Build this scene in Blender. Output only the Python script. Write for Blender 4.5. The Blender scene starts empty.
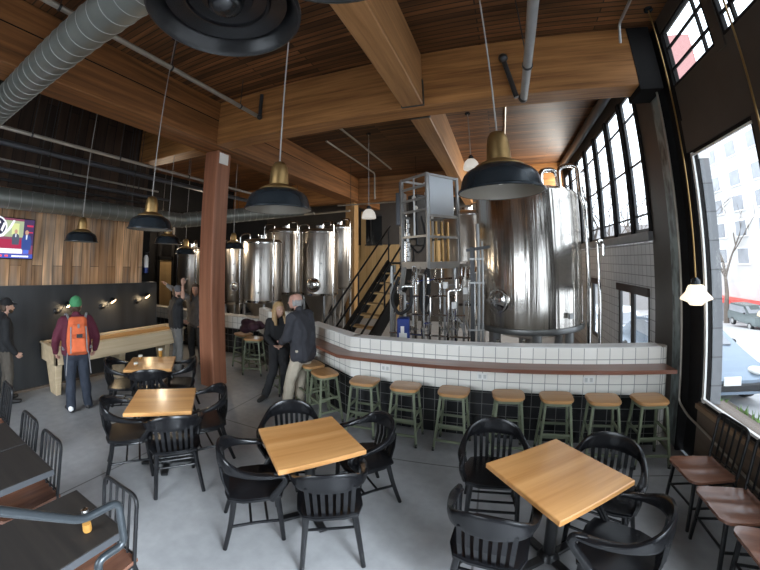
import bpy, bmesh, math, random
from mathutils import Vector, Matrix, noise
random.seed(7)
R = math.radians
S = bpy.context.scene
COL = S.collection

# ------------------------------------------------------------------ camera
# a full-frame wide fisheye: theta = r/f * (1 - 0.0884 (r/f)^2), optical axis off the crop's centre
cd = bpy.data.cameras.new('camera'); cam = bpy.data.objects.new('camera', cd); COL.objects.link(cam)
S.camera = cam
PX = 36.0/760
F_MM = 340.05543*PX; K1 = -0.0884
cd.type = 'PANO'; cd.panorama_type = 'FISHEYE_LENS_POLYNOMIAL'
cd.sensor_fit = 'HORIZONTAL'; cd.sensor_width = 36; cd.fisheye_fov = R(180)
cd.fisheye_polynomial_k0 = 0; cd.fisheye_polynomial_k1 = -1/F_MM; cd.fisheye_polynomial_k2 = 0
cd.fisheye_polynomial_k3 = -K1/F_MM**3; cd.fisheye_polynomial_k4 = 0
cd.shift_x = (380-367.8844)/760; cd.shift_y = -(285-220.1329)/570
cd.clip_start = 0.05; cd.clip_end = 300
HC = 2.3
cam.matrix_world = (Matrix.Translation((0, 0, HC)) @ Matrix.Rotation(0.3743, 4, 'Z') @ Matrix.Rotation(R(90), 4, 'X')
                    @ Matrix.Rotation(0.1178, 4, 'X') @ Matrix.Rotation(-0.0026, 4, 'Z'))

# ------------------------------------------------------------------ world, sun, fill lamps, exposure
W = bpy.data.worlds.new('world'); S.world = W; W.use_nodes = True
bg = W.node_tree.nodes['Background']
bg.inputs['Color'].default_value = (0.80, 0.90, 1.0, 1); bg.inputs['Strength'].default_value = 3.4
def light(kind, name, loc, rot=(0, 0, 0), energy=100, col=(1, 1, 1), **kw):
    l = bpy.data.lights.new(name, kind); l.energy = energy; l.color = col
    for k, v in kw.items(): setattr(l, k, v)
    o = bpy.data.objects.new(name, l); COL.objects.link(o); o.location = loc; o.rotation_euler = rot
    return o
light('SUN', 'sun', (-10, -5, 30), (R(38), 0, R(-62)), 1.8, (1.0, 0.95, 0.88), angle=R(2))
# area lamps added to brighten the room, coloured like daylight from windows
light('AREA', 'back_fill_lamp', (-3.4, -2.85, 2.6), (R(56), 0, 0), 130, (0.82, 0.91, 1.0), shape='RECTANGLE', size=3.6, size_y=2.4, spread=R(105))  # fill lamp set in an opening made up behind the camera
light('AREA', 'side_fill_lamp', (2.32, -0.5, 2.1), (0, R(44), 0), 450, (0.78, 0.89, 1.0), shape='RECTANGLE', size=2.4, size_y=2.4, spread=R(100))  # unseen lamp added to boost the daylight on floor and tables
light('AREA', 'far_fill_lamp', (2.0, 10.8, 3.6), (0, R(90), 0), 330, (1.0, 0.96, 0.88), shape='RECTANGLE', size=2.2, size_y=2.6)  # lamp added inside the glass to brighten the far ceiling and plywood
S.view_settings.view_transform = 'Standard'; S.view_settings.look = 'None'
S.view_settings.exposure = 0.2; S.view_settings.gamma = 1.0
S.cycles.max_bounces = 8; S.cycles.diffuse_bounces = 4; S.cycles.glossy_bounces = 4; S.cycles.transparent_max_bounces = 12
S.cycles.sample_clamp_indirect = 6

# ------------------------------------------------------------------ materials
MATS = {}
def newmat(name):
    m = bpy.data.materials.new(name); m.use_nodes = True
    nt = m.node_tree; b = nt.nodes['Principled BSDF']; MATS[name] = m
    return m, nt, b
def nd(nt, t, **kw):
    n = nt.nodes.new(t)
    for k, v in kw.items(): setattr(n, k, v)
    return n
def rgb(c): return (c[0], c[1], c[2], 1)
def coords(nt, scale=(1, 1, 1), rot=(0, 0, 0), kind='Object'):
    tc = nd(nt, 'ShaderNodeTexCoord'); mp = nd(nt, 'ShaderNodeMapping')
    mp.inputs['Scale'].default_value = scale; mp.inputs['Rotation'].default_value = rot
    nt.links.new(tc.outputs[kind], mp.inputs['Vector']); return mp.outputs['Vector']
def swiz(nt, axes):
    """object coordinates re-ordered so that axes[0] runs along the texture's x and axes[1] along its y"""
    tc = nd(nt, 'ShaderNodeTexCoord'); sp = nd(nt, 'ShaderNodeSeparateXYZ'); cb = nd(nt, 'ShaderNodeCombineXYZ')
    nt.links.new(tc.outputs['Object'], sp.inputs[0])
    for i, a in enumerate(axes): nt.links.new(sp.outputs['XYZ'.index(a)], cb.inputs[i])
    return cb.outputs[0]
def mixc(nt, fac, a, b, mode='MIX'):
    n = nd(nt, 'ShaderNodeMix', data_type='RGBA', blend_type=mode)
    for sock, v in ((n.inputs['Factor'], fac), (n.inputs['A'], a), (n.inputs['B'], b)) if False else ((n.inputs[0], fac), (n.inputs[6], a), (n.inputs[7], b)):
        if hasattr(v, 'links'): nt.links.new(v, sock)
        else: sock.default_value = v if not isinstance(v, tuple) else rgb(v)
    return n.outputs[2]
def bump(nt, b, h, strength=0.2, dist=0.01):
    n = nd(nt, 'ShaderNodeBump'); n.inputs['Strength'].default_value = strength; n.inputs['Distance'].default_value = dist
    nt.links.new(h, n.inputs['Height']); nt.links.new(n.outputs['Normal'], b.inputs['Normal'])
def M(name, col, rough=0.5, metal=0.0, var=0.25, scale=6.0, bmp=0.0, stretch=(1, 1, 1), spec=0.5):
    if name in MATS: return MATS[name]
    m, nt, b = newmat(name)
    v = coords(nt, tuple(scale*s for s in stretch))
    n = nd(nt, 'ShaderNodeTexNoise'); n.inputs['Scale'].default_value = 1; n.inputs['Detail'].default_value = 5
    nt.links.new(v, n.inputs['Vector'])
    c = mixc(nt, n.outputs['Fac'], tuple(x*(1-var) for x in col), tuple(min(1, x*(1+var)) for x in col))
    nt.links.new(c, b.inputs['Base Color'])
    b.inputs['Roughness'].default_value = rough; b.inputs['Metallic'].default_value = metal
    b.inputs['Specular IOR Level'].default_value = spec
    if bmp: bump(nt, b, n.outputs['Fac'], bmp)
    return m
def steel(name, col=(0.56, 0.52, 0.475), rough=0.22):
    m, nt, b = newmat(name)
    v = coords(nt, (9, 9, 0.2))
    n = nd(nt, 'ShaderNodeTexNoise'); n.inputs['Scale'].default_value = 1.6; n.inputs['Detail'].default_value = 3
    nt.links.new(v, n.inputs['Vector'])
    c = mixc(nt, n.outputs['Fac'], tuple(x*0.86 for x in col), tuple(x*1.1 for x in col))
    nt.links.new(c, b.inputs['Base Color'])
    b.inputs['Metallic'].default_value = 1
    mr = nd(nt, 'ShaderNodeMapRange'); mr.inputs['To Min'].default_value = rough*0.75; mr.inputs['To Max'].default_value = rough*1.3
    nt.links.new(n.outputs['Fac'], mr.inputs['Value']); nt.links.new(mr.outputs['Result'], b.inputs['Roughness'])
    bump(nt, b, n.outputs['Fac'], 0.35, 0.03)
    return m
def wood(name, dark, light_, axis='X', rough=0.45, scale=1.0, bmp=0.08, spec=0.4, coat=0.0):
    m, nt, b = newmat(name)
    s = {'X': (0.6, 15, 15), 'Y': (15, 0.6, 15), 'Z': (15, 15, 0.6)}[axis]
    v = coords(nt, tuple(x*scale for x in s))
    n = nd(nt, 'ShaderNodeTexNoise'); n.inputs['Scale'].default_value = 1.5; n.inputs['Detail'].default_value = 8; n.inputs['Roughness'].default_value = 0.62; n.inputs['Distortion'].default_value = 0.35
    nt.links.new(v, n.inputs['Vector'])
    r = nd(nt, 'ShaderNodeValToRGB'); nt.links.new(n.outputs['Fac'], r.inputs['Fac'])
    r.color_ramp.elements[0].position = 0.3; r.color_ramp.elements[0].color = rgb(dark)
    r.color_ramp.elements[1].position = 0.7; r.color_ramp.elements[1].color = rgb(light_)
    nt.links.new(r.outputs['Color'], b.inputs['Base Color'])
    b.inputs['Roughness'].default_value = rough; b.inputs['Specular IOR Level'].default_value = spec
    b.inputs['Coat Weight'].default_value = coat; b.inputs['Coat Roughness'].default_value = 0.15
    bump(nt, b, n.outputs['Fac'], bmp)
    return m
def planks(name, dark, light_, gap, width, length, rot, grain, rough=0.6, var=0.9, gapw=0.012, spec=0.35):
    """boards with their own tone each; rot turns object space so the boards run along the texture's x and stack along its y"""
    m, nt, b = newmat(name)
    v = swiz(nt, rot)
    br = nd(nt, 'ShaderNodeTexBrick'); nt.links.new(v, br.inputs['Vector'])
    br.inputs['Color1'].default_value = rgb(dark); br.inputs['Color2'].default_value = rgb(light_); br.inputs['Mortar'].default_value = rgb(gap)
    br.inputs['Scale'].default_value = 1; br.inputs['Mortar Size'].default_value = gapw; br.inputs['Bias'].default_value = 0
    br.inputs['Brick Width'].default_value = length; br.inputs['Row Height'].default_value = width
    br.offset = 0.37; br.offset_frequency = 2
    v2 = coords(nt, grain)
    n = nd(nt, 'ShaderNodeTexNoise'); n.inputs['Scale'].default_value = 1; n.inputs['Detail'].default_value = 6; nt.links.new(v2, n.inputs['Vector'])
    mr = nd(nt, 'ShaderNodeMapRange'); mr.inputs['From Min'].default_value = 0.3; mr.inputs['From Max'].default_value = 0.7
    mr.inputs['To Min'].default_value = 1-var*0.5; mr.inputs['To Max'].default_value = 1+var*0.5
    nt.links.new(n.outputs['Fac'], mr.inputs['Value'])
    mul = nd(nt, 'ShaderNodeVectorMath', operation='SCALE'); nt.links.new(br.outputs['Color'], mul.inputs[0]); nt.links.new(mr.outputs['Result'], mul.inputs['Scale'])
    nt.links.new(mul.outputs['Vector'], b.inputs['Base Color'])
    b.inputs['Roughness'].default_value = rough; b.inputs['Specular IOR Level'].default_value = spec
    bump(nt, b, br.outputs['Fac'], -0.3, 0.01)
    return m
def weather(mat, col, scale, amt):
    nt = mat.node_tree; b = nt.nodes['Principled BSDF']; src = b.inputs['Base Color'].links[0].from_socket
    n = nd(nt, 'ShaderNodeTexNoise'); n.inputs['Scale'].default_value = 1; n.inputs['Detail'].default_value = 4; nt.links.new(coords(nt, scale), n.inputs['Vector'])
    mr = nd(nt, 'ShaderNodeMapRange'); mr.inputs['From Min'].default_value = 0.45; mr.inputs['From Max'].default_value = 0.65; mr.inputs['To Max'].default_value = amt
    nt.links.new(n.outputs['Fac'], mr.inputs['Value'])
    nt.links.new(mixc(nt, mr.outputs['Result'], src, col), b.inputs['Base Color'])
def tiles(name, c1, c2, grout, size, rot='XZ', rough=0.15, gw=0.006, off=(0, 0, 0)):
    m, nt, b = newmat(name)
    v = swiz(nt, rot)
    br = nd(nt, 'ShaderNodeTexBrick'); nt.links.new(v, br.inputs['Vector'])
    br.inputs['Color1'].default_value = rgb(c1); br.inputs['Color2'].default_value = rgb(c2); br.inputs['Mortar'].default_value = rgb(grout)
    br.inputs['Scale'].default_value = 1; br.inputs['Mortar Size'].default_value = gw
    br.inputs['Brick Width'].default_value = size; br.inputs['Row Height'].default_value = size; br.offset = 0
    nt.links.new(br.outputs['Color'], b.inputs['Base Color'])
    mr = nd(nt, 'ShaderNodeMapRange'); mr.inputs['To Min'].default_value = rough; mr.inputs['To Max'].default_value = 0.7
    nt.links.new(br.outputs['Fac'], mr.inputs['Value']); nt.links.new(mr.outputs['Result'], b.inputs['Roughness'])
    bump(nt, b, br.outputs['Fac'], -0.25, 0.01)
    return m
def emit(name, col, strength):
    m = bpy.data.materials.new(name); m.use_nodes = True; nt = m.node_tree; b = nt.nodes['Principled BSDF']
    b.inputs['Base Color'].default_value = rgb(tuple(x*0.5 for x in col)); b.inputs['Emission Color'].default_value = rgb(col); b.inputs['Emission Strength'].default_value = strength
    MATS[name] = m; return m
def glassmat(name, refl=0.08, tint=(1, 1, 1)):
    m = bpy.data.materials.new(name); m.use_nodes = True; nt = m.node_tree; nt.nodes.clear()
    t = nd(nt, 'ShaderNodeBsdfTransparent'); t.inputs['Color'].default_value = rgb(tint)
    g = nd(nt, 'ShaderNodeBsdfGlossy'); g.inputs['Roughness'].default_value = 0.03
    lf = nd(nt, 'ShaderNodeLayerWeight'); lf.inputs['Blend'].default_value = 0.5
    pw = nd(nt, 'ShaderNodeMath', operation='POWER'); pw.inputs[1].default_value = 4; nt.links.new(lf.outputs['Facing'], pw.inputs[0])
    lw = nd(nt, 'ShaderNodeMath', operation='MULTIPLY_ADD'); lw.inputs[1].default_value = 0.22; lw.inputs[2].default_value = 0.015; nt.links.new(pw.outputs[0], lw.inputs[0])
    mx = nd(nt, 'ShaderNodeMixShader'); o = nd(nt, 'ShaderNodeOutputMaterial')
    nt.links.new(lw.outputs[0], mx.inputs['Fac']); nt.links.new(t.outputs[0], mx.inputs[1]); nt.links.new(g.outputs[0], mx.inputs[2]); nt.links.new(mx.outputs[0], o.inputs['Surface'])
    MATS[name] = m; return m

def concrete():
    m, nt, b = newmat('polished_concrete')
    v = coords(nt, (1, 1, 1))
    n1 = nd(nt, 'ShaderNodeTexNoise'); n1.inputs['Scale'].default_value = 0.8; n1.inputs['Detail'].default_value = 8; n1.inputs['Roughness'].default_value = 0.65; nt.links.new(v, n1.inputs['Vector'])
    n2 = nd(nt, 'ShaderNodeTexNoise'); n2.inputs['Scale'].default_value = 9; n2.inputs['Detail'].default_value = 6; nt.links.new(v, n2.inputs['Vector'])
    c = mixc(nt, n1.outputs['Fac'], (0.155, 0.155, 0.158), (0.37, 0.368, 0.37))
    c = mixc(nt, 0.45, c, mixc(nt, n2.outputs['Fac'], (0.115, 0.115, 0.118), (0.40, 0.395, 0.39)))
    br = nd(nt, 'ShaderNodeTexBrick'); nt.links.new(coords(nt, (1, 1, 1), (0, 0, R(-2))), br.inputs['Vector'])
    br.offset = 0; br.inputs['Scale'].default_value = 1; br.inputs['Brick Width'].default_value = 3.57; br.inputs['Row Height'].default_value = 3.6; br.inputs['Mortar Size'].default_value = 0.009
    c = mixc(nt, br.outputs['Fac'], c, (0.09, 0.085, 0.085))
    nt.links.new(c, b.inputs['Base Color'])
    mr = nd(nt, 'ShaderNodeMapRange'); mr.inputs['To Min'].default_value = 0.32; mr.inputs['To Max'].default_value = 0.58
    nt.links.new(n1.outputs['Fac'], mr.inputs['Value']); nt.links.new(mr.outputs['Result'], b.inputs['Roughness'])
    return m

m_floor = concrete()
m_ceil = planks('ceiling_boards', (0.050, 0.020, 0.008), (0.185, 0.080, 0.030), (0.02, 0.01, 0.005), 0.085, 2.3, 'XY', (1.2, 14, 6), 0.5, 1.0, 0.008)
m_beam = wood('golden_fir', (0.15, 0.060, 0.017), (0.46, 0.210, 0.068), 'X', 0.5, 0.8)
m_beamy = wood('golden_fir_long', (0.22, 0.10, 0.035), (0.43, 0.22, 0.09), 'Y', 0.5, 0.8)
m_beama = wood('old_fir', (0.11, 0.044, 0.014), (0.35, 0.145, 0.048), 'Y', 0.55, 0.6)
m_post = wood('red_brown_post', (0.19, 0.070, 0.037), (0.36, 0.150, 0.083), 'Z', 0.45, 0.6)
m_post2 = wood('light_post', (0.30, 0.16, 0.06), (0.5, 0.3, 0.13), 'Z', 0.5, 0.6)
m_barn = planks('reclaimed_boards', (0.24, 0.132, 0.068), (0.74, 0.45, 0.245), (0.02, 0.012, 0.008), 0.175, 3.3, 'ZY', (6, 16, 1.1), 0.75, 1.2, 0.005)
weather(m_barn, (0.28, 0.235, 0.195), (1, 5.7, 0.5), 0.7); weather(m_barn, (0.46, 0.23, 0.09), (3, 2.3, 0.8), 0.55)
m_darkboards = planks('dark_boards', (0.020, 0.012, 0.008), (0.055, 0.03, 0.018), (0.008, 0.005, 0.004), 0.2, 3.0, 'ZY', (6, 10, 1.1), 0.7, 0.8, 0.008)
m_panel = M('blackened_steel_panel', (0.045, 0.046, 0.047), 0.36, 0.35, 0.65, 1.2, 0.0, (1, 3, 0.4))
m_dark = M('dark_paint', (0.014, 0.013, 0.013), 0.75, spec=0.15)
m_darkb = M('dark_brown_paint', (0.062, 0.052, 0.044), 0.5, 0, 0.3, 3)
m_gsteel = M('peeling_green_steel', (0.22, 0.27, 0.265), 0.4, 0.1, 0.4, 5); weather(m_gsteel, (0.02, 0.02, 0.02), (9, 9, 4), 0.9)
m_ply = wood('brown_plywood', (0.10, 0.072, 0.052), (0.165, 0.122, 0.09), 'Y', 0.5, 0.5)
m_tan = wood('tan_plywood', (0.45, 0.28, 0.12), (0.62, 0.42, 0.2), 'Z', 0.6, 0.4)
m_wtile = tiles('white_tile', (0.74, 0.71, 0.65), (0.82, 0.79, 0.73), (0.26, 0.25, 0.23), 0.152, 'XZ', gw=0.0045)
m_wtileY = tiles('white_wall_tile', (0.62, 0.63, 0.63), (0.70, 0.70, 0.70), (0.22, 0.22, 0.22), 0.152, 'YZ', 0.2)
m_ktile = tiles('black_tile', (0.012, 0.012, 0.013), (0.02, 0.02, 0.021), (0.13, 0.13, 0.12), 0.152, 'XZ', 0.25, 0.004)
m_ledge = wood('red_brown_ledge', (0.13, 0.05, 0.030), (0.22, 0.09, 0.055), 'X', 0.28, 0.8, coat=0.2)
m_table = wood('honey_tabletop', (0.40, 0.175, 0.050), (0.60, 0.31, 0.115), 'X', 0.3, 0.5, 0.02, coat=0.25)
m_btable = wood('black_brown_tabletop', (0.010, 0.008, 0.007), (0.020, 0.016, 0.013), 'X', 0.6, 0.8, 0.03)
m_seatw = wood('walnut_seat', (0.095, 0.042, 0.027), (0.22, 0.10, 0.062), 'Y', 0.27, 0.7, 0.03, coat=0.35)
m_stoolw = wood('oak_stool_seat', (0.36, 0.18, 0.065), (0.52, 0.29, 0.125), 'X', 0.3, 0.5, 0.02, coat=0.2)
m_black = M('black_lacquered_wood', (0.007, 0.007, 0.008), 0.24, 0, 0.3, 5, spec=0.35)
m_bmetal = M('black_metal', (0.010, 0.010, 0.011), 0.35, 0.2, 0.3, 8)
m_gray = M('gray_edge_metal', (0.085, 0.088, 0.096), 0.4, 0.5, 0.2, 9)
m_rail = M('gray_painted_rail', (0.034, 0.040, 0.045), 0.32, 0.4, 0.2, 6)
m_green = M('sage_green_metal', (0.150, 0.168, 0.108), 0.42, 0.1, 0.2, 9)
m_steel = steel('brushed_steel', rough=.30); m_ksteel = steel('kettle_steel', (.58, .545, .50), .19)
m_steel2 = steel('polished_steel', (0.75, 0.73, 0.70), 0.12)
m_frame = M('gray_steel_frame', (0.38, 0.38, 0.375), 0.38, 0.5, 0.2, 8)
m_dsteel = M('dark_steel', (0.06, 0.06, 0.062), 0.4, 0.6, 0.3, 7)
m_duct = M('galvanized_duct', (0.19, 0.20, 0.182), 0.40, 0.55, 0.2, 6)
m_seam = M('duct_seam', (0.40, 0.41, 0.38), 0.38, 0.6, 0.1, 8)
m_pipe = M('pale_pipe', (0.36, 0.33, 0.28), 0.4, 0.5, 0.2, 8)
m_brass = M('aged_brass', (0.36, 0.23, 0.095), 0.42, 0.9, 0.3, 10)
m_shade = M('blue_black_enamel', (0.020, 0.026, 0.032), 0.27, 0.3, 0.2, 6)
m_shadein = M('gray_enamel_inside', (0.17, 0.15, 0.12), 0.45, 0.2, 0.15, 6)
m_cord = M('cord', (0.30, 0.28, 0.26), 0.5)
m_white = M('white_paint', (0.80, 0.79, 0.76), 0.4, 0, 0.05)
m_glass = glassmat('window_glass')
m_clear = glassmat('clear_glass', tint=(0.94, 0.95, 0.95))
m_milk = emit('milk_glass', (1.0, 0.86, 0.66), 1.1)
m_bulb = emit('warm_bulb', (1.0, 0.72, 0.38), 9)
m_shuf = wood('pale_maple', (0.50, 0.37, 0.22), (0.68, 0.54, 0.36), 'Y', 0.4, 0.5, 0.03)
m_shuft = wood('amber_maple', (0.52, 0.30, 0.12), (0.66, 0.42, 0.19), 'Y', 0.2, 0.5, 0.02, coat=0.3)
m_blue = M('blue_plastic', (0.012, 0.035, 0.20), 0.4)
m_rubber = M('black_rubber', (0.012, 0.012, 0.013), 0.6)

# ------------------------------------------------------------------ mesh helpers
class B:
    def __init__(s): s.bm = bmesh.new()
    def _new(s, n0): s.bm.verts.ensure_lookup_table(); return s.bm.verts[n0:]
    def box(s, c, d, rot=None, bev=0.0, seg=1, taper=None):
        t = bmesh.new(); bmesh.ops.create_cube(t, size=1)
        for v in t.verts:
            v.co = Vector((v.co.x*d[0], v.co.y*d[1], v.co.z*d[2]))
            if taper and v.co.z < 0: v.co.x *= taper; v.co.y *= taper
        if bev: bmesh.ops.bevel(t, geom=t.edges[:], offset=bev, segments=seg, affect='EDGES', profile=0.6)
        mt = Matrix.Translation(c) @ (rot if rot is not None else Matrix())
        s.merge(t, mt); return s
    def bar(s, a, b_, w, h, bev=0.0, up=(0, 0, 1), w2=None, h2=None):
        """rectangular bar from a to b"""
        a, b_ = Vector(a), Vector(b_); z = (b_-a); L = z.length; z.normalize()
        u = Vector(up)
        if abs(u.dot(z)) > 0.98: u = Vector((0, 1, 0))
        x = u.cross(z).normalized(); y = z.cross(x)
        m = Matrix((x, y, z)).transposed().to_4x4(); m.translation = (a+b_)/2
        t = bmesh.new(); bmesh.ops.create_cube(t, size=1)
        for v in t.verts:
            hi = v.co.z > 0
            v.co = Vector((v.co.x*(w2 if hi and w2 else w), v.co.y*(h2 if hi and h2 else h), v.co.z*L))
        if bev: bmesh.ops.bevel(t, geom=t.edges[:], offset=bev, segments=1, affect='EDGES')
        s.merge(t, m); return s
    def merge(s, t, m=None):
        if m is not None: bmesh.ops.transform(t, matrix=m, verts=t.verts[:])
        me = bpy.data.meshes.new('tmp'); t.to_mesh(me); t.free(); s.bm.from_mesh(me); bpy.data.meshes.remove(me)
    def tube(s, pts, r, n=10, closed=False, flat=1.0):
        pts = [Vector(p) for p in pts]; N = len(pts)
        rs = r if isinstance(r, (list, tuple)) else [r]*N
        rings = []; prev = None
        for i, p in enumerate(pts):
            if closed: d = (pts[(i+1) % N]-pts[i-1])
            else: d = pts[min(i+1, N-1)]-pts[max(i-1, 0)]
            d.normalize()
            if prev is None:
                u = Vector((0, 0, 1)) if abs(d.z) < 0.9 else Vector((1, 0, 0))
                x = u.cross(d).normalized()
            else:
                x = (prev - d*prev.dot(d)).normalized()
            prev = x; y = d.cross(x)
            rings.append([s.bm.verts.new(p + x*math.cos(2*math.pi*k/n)*rs[i] + y*math.sin(2*math.pi*k/n)*rs[i]*flat) for k in range(n)])
        for i in range(N if closed else N-1):
            a, b_ = rings[i], rings[(i+1) % N]
            for k in range(n): s.bm.faces.new((a[k], a[(k+1) % n], b_[(k+1) % n], b_[k]))
        if not closed:
            s.bm.faces.new(rings[0][::-1]); s.bm.faces.new(rings[-1])
        return s
    def cyl(s, a, b_, r, r2=None, n=16): return s.tube([a, b_], [r, r if r2 is None else r2], n)
    def lathe(s, prof, c=(0, 0, 0), n=32, m=None, caps=True):
        """prof: (radius, z) list"""
        rings = []; mt = m if m is not None else Matrix.Translation(c)
        for (r, z) in prof:
            if r < 1e-5: rings.append([s.bm.verts.new(mt @ Vector((0, 0, z)))])
            else: rings.append([s.bm.verts.new(mt @ Vector((r*math.cos(2*math.pi*k/n), r*math.sin(2*math.pi*k/n), z))) for k in range(n)])
        for a, b_ in zip(rings, rings[1:]):
            if len(a) == 1 and len(b_) == 1: continue
            for k in range(n):
                k2 = (k+1) % n
                if len(a) == 1: s.bm.faces.new((a[0], b_[k2], b_[k]))
                elif len(b_) == 1: s.bm.faces.new((a[k], a[k2], b_[0]))
                else: s.bm.faces.new((a[k], a[k2], b_[k2], b_[k]))
        if caps:
            if len(rings[0]) > 1: s.bm.faces.new(rings[0][::-1])
            if len(rings[-1]) > 1: s.bm.faces.new(rings[-1])
        return s
    def sphere(s, c, r, sc=(1, 1, 1), rot=None, u=16, v=10):
        t = bmesh.new(); bmesh.ops.create_uvsphere(t, u_segments=u, v_segments=v, radius=r)
        mt = Matrix.Translation(c) @ (rot if rot is not None else Matrix()) @ Matrix.Diagonal((sc[0], sc[1], sc[2], 1))
        s.merge(t, mt); return s
    def prism(s, poly, z0, z1, m=None, bev=0.0, seg=2):
        t = bmesh.new(); lo = [t.verts.new((x, y, z0)) for x, y in poly]; hi = [t.verts.new((x, y, z1)) for x, y in poly]; n = len(poly)
        t.faces.new(lo[::-1]); t.faces.new(hi)
        for k in range(n): t.faces.new((lo[k], lo[(k+1) % n], hi[(k+1) % n], hi[k]))
        bmesh.ops.recalc_face_normals(t, faces=t.faces[:])
        if bev: bmesh.ops.bevel(t, geom=[e for e in t.edges if abs(e.verts[0].co.z-e.verts[1].co.z) < 1e-6], offset=bev, segments=seg, affect='EDGES')
        s.merge(t, m); return s
    def ribbon(s, pts, half, n=12):
        """sweep of a rounded upright section along a plan curve; half: list of (half thickness, half height)"""
        pts = [Vector(p) for p in pts]; N = len(pts); rings = []
        for i, p in enumerate(pts):
            d = pts[min(i+1, N-1)]-pts[max(i-1, 0)]; d.z = 0; d.normalize(); x = Vector((d.y, -d.x, 0)); a, h = half[i]
            ring = []
            for k in range(n):
                t = 2*math.pi*(k+0.5)/n; c, q = math.cos(t), math.sin(t)
                e = 0.55
                ring.append(s.bm.verts.new(p + x*a*math.copysign(abs(c)**e, c) + Vector((0, 0, 1))*h*math.copysign(abs(q)**e, q)))
            rings.append(ring)
        for a, b_ in zip(rings, rings[1:]):
            for k in range(n): s.bm.faces.new((a[k], b_[k], b_[(k+1) % n], a[(k+1) % n]))
        s.bm.faces.new(rings[0]); s.bm.faces.new(rings[-1][::-1]); return s
    def build(s, name, mat, parent=None, smooth=35, loc=None, rz=None):
        bmesh.ops.recalc_face_normals(s.bm, faces=s.bm.faces[:])
        me = bpy.data.meshes.new(name); s.bm.to_mesh(me); s.bm.free()
        if smooth:
            me.polygons.foreach_set('use_smooth', [True]*len(me.polygons)); me.set_sharp_from_angle(angle=R(smooth))
        if isinstance(mat, (list, tuple)):
            for q in mat: me.materials.append(q)
        else: me.materials.append(mat)
        o = bpy.data.objects.new(name, me); COL.objects.link(o)
        if parent is not None: o.parent = parent
        if loc is not None: o.location = loc
        if rz is not None: o.rotation_euler = (0, 0, rz)
        return o
def tag(o, label=None, cat=None, group=None, kind=None):
    if label: o['label'] = label
    if cat: o['category'] = cat
    if group: o['group'] = group
    if kind: o['kind'] = kind
    return o
def thing(name, label, cat, loc=(0, 0, 0), rz=0, group=None, sc=None):
    o = bpy.data.objects.new(name, None); COL.objects.link(o); o.location = loc; o.rotation_euler = (0, 0, rz); o.empty_display_size = 0.1
    if sc: o.scale = (sc, sc, sc)
    return tag(o, label, cat, group)
def copy_tree(o, parent=None):
    kids = list(o.children); c = o.copy(); COL.objects.link(c)
    if parent is not None: c.parent = parent
    for k in kids: copy_tree(k, c)
    return c
def place(first, used, loc, rz, label, group=None):
    o = first if not used else copy_tree(first)
    o.location = loc; o.rotation_euler = (0, 0, rz); o['label'] = label
    if group: o['group'] = group
    return o
def struct(name, b, mat, parent=None, smooth=35):
    o = b.build(name, mat, parent, smooth)
    if parent is None: o['kind'] = 'structure'
    return o
def bez(pts, n=8):
    """smooth curve through points (Catmull-Rom)"""
    P = [Vector(p) for p in pts]; out = []
    for i in range(len(P)-1):
        p0, p1, p2, p3 = P[max(i-1, 0)], P[i], P[i+1], P[min(i+2, len(P)-1)]
        for k in range(n):
            t = k/n
            out.append(0.5*((2*p1)+(p2-p0)*t+(2*p0-5*p1+4*p2-p3)*t*t+(3*p1-p0-3*p2+p3)*t**3))
    out.append(P[-1]); return out
def fillet(pts, r=0.05, n=5):
    P = [Vector(p) for p in pts]; out = [P[0]]
    for i in range(1, len(P)-1):
        a, b_, c = P[i-1], P[i], P[i+1]; d1 = (a-b_); d2 = (c-b_); q = min(r, d1.length*0.49, d2.length*0.49)
        s0, s1 = b_+d1.normalized()*q, b_+d2.normalized()*q
        for k in range(n+1):
            t = k/n; out.append(s0*(1-t)**2+b_*2*t*(1-t)+s1*t*t)
    out.append(P[-1]); return out
def face_dir(fx, fy): return math.atan2(-fx, fy)

# ================================================================== THE ROOM
XR, XL, YF, YB, ZC = 2.2, -6.85, 12.6, -3.0, 5.05
struct('floor', B().box((-3.9, 4.8, -0.1), (12.2, 15.8, 0.2)), m_floor)
struct('ceiling', B().box((-4.06, 4.8, ZC+0.1), (12.7, 15.8, 0.2)), m_ceil)
# beams
A0, A1 = -4.93, -4.40
def beam(name, b, m, label): o = struct(name, b, m); o['label'] = label; return o
beam('beam', B().box(((A0+A1)/2, 4.8, 4.655), (A1-A0, 15.4, 0.79), bev=0.012), m_beama, 'old fir beam running over the red-brown post')
B().box((A1-.001, 4.8, 4.70), (.012, 15.2, .014)).build('crack', m_dark, bpy.data.objects['beam'])
for y in (4.02, 10.35):
    beam('beam', B().box((-1.17, y+0.17, 4.655), (6.46, 0.34, 0.79), bev=0.01), m_beam, 'golden fir cross beam reaching the window column' if y < 5 else 'cross beam above the brewhouse')
    beam('beam', B().box((-8.0, y+0.17, 4.655), (6.1, 0.34, 0.79), bev=0.01), m_beam, 'cross beam left of the post')
for y0, y1 in ((-2.9, 4.015), (4.365, 10.345), (10.695, 12.5)):
    beam('beam', B().box((-0.94, (y0+y1)/2, 4.655), (0.28, y1-y0, 0.79), bev=0.01), m_beamy, 'slim golden joist between the cross beams')
for y in (3.99, 4.39):
    o = struct('trim', B().box((-0.94, y, 4.27), (0.30, 0.05, 0.02)).box((-1.085, y, 4.45), (0.012, 0.05, 0.36)).box((-0.795, y, 4.45), (0.012, 0.05, 0.36)), m_dsteel); o['label'] = 'steel shoe where the slim joist meets the cross beam'
for y, m in ((4.27, m_post), (10.45, m_post2)):
    o = struct('post', B().box((-4.75, y+0.15, 2.13), (0.34, 0.34, 4.26), bev=0.015), m)
    o['label'] = 'square red-brown timber post' if y < 5 else 'pale timber post beside the stairs'
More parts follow.
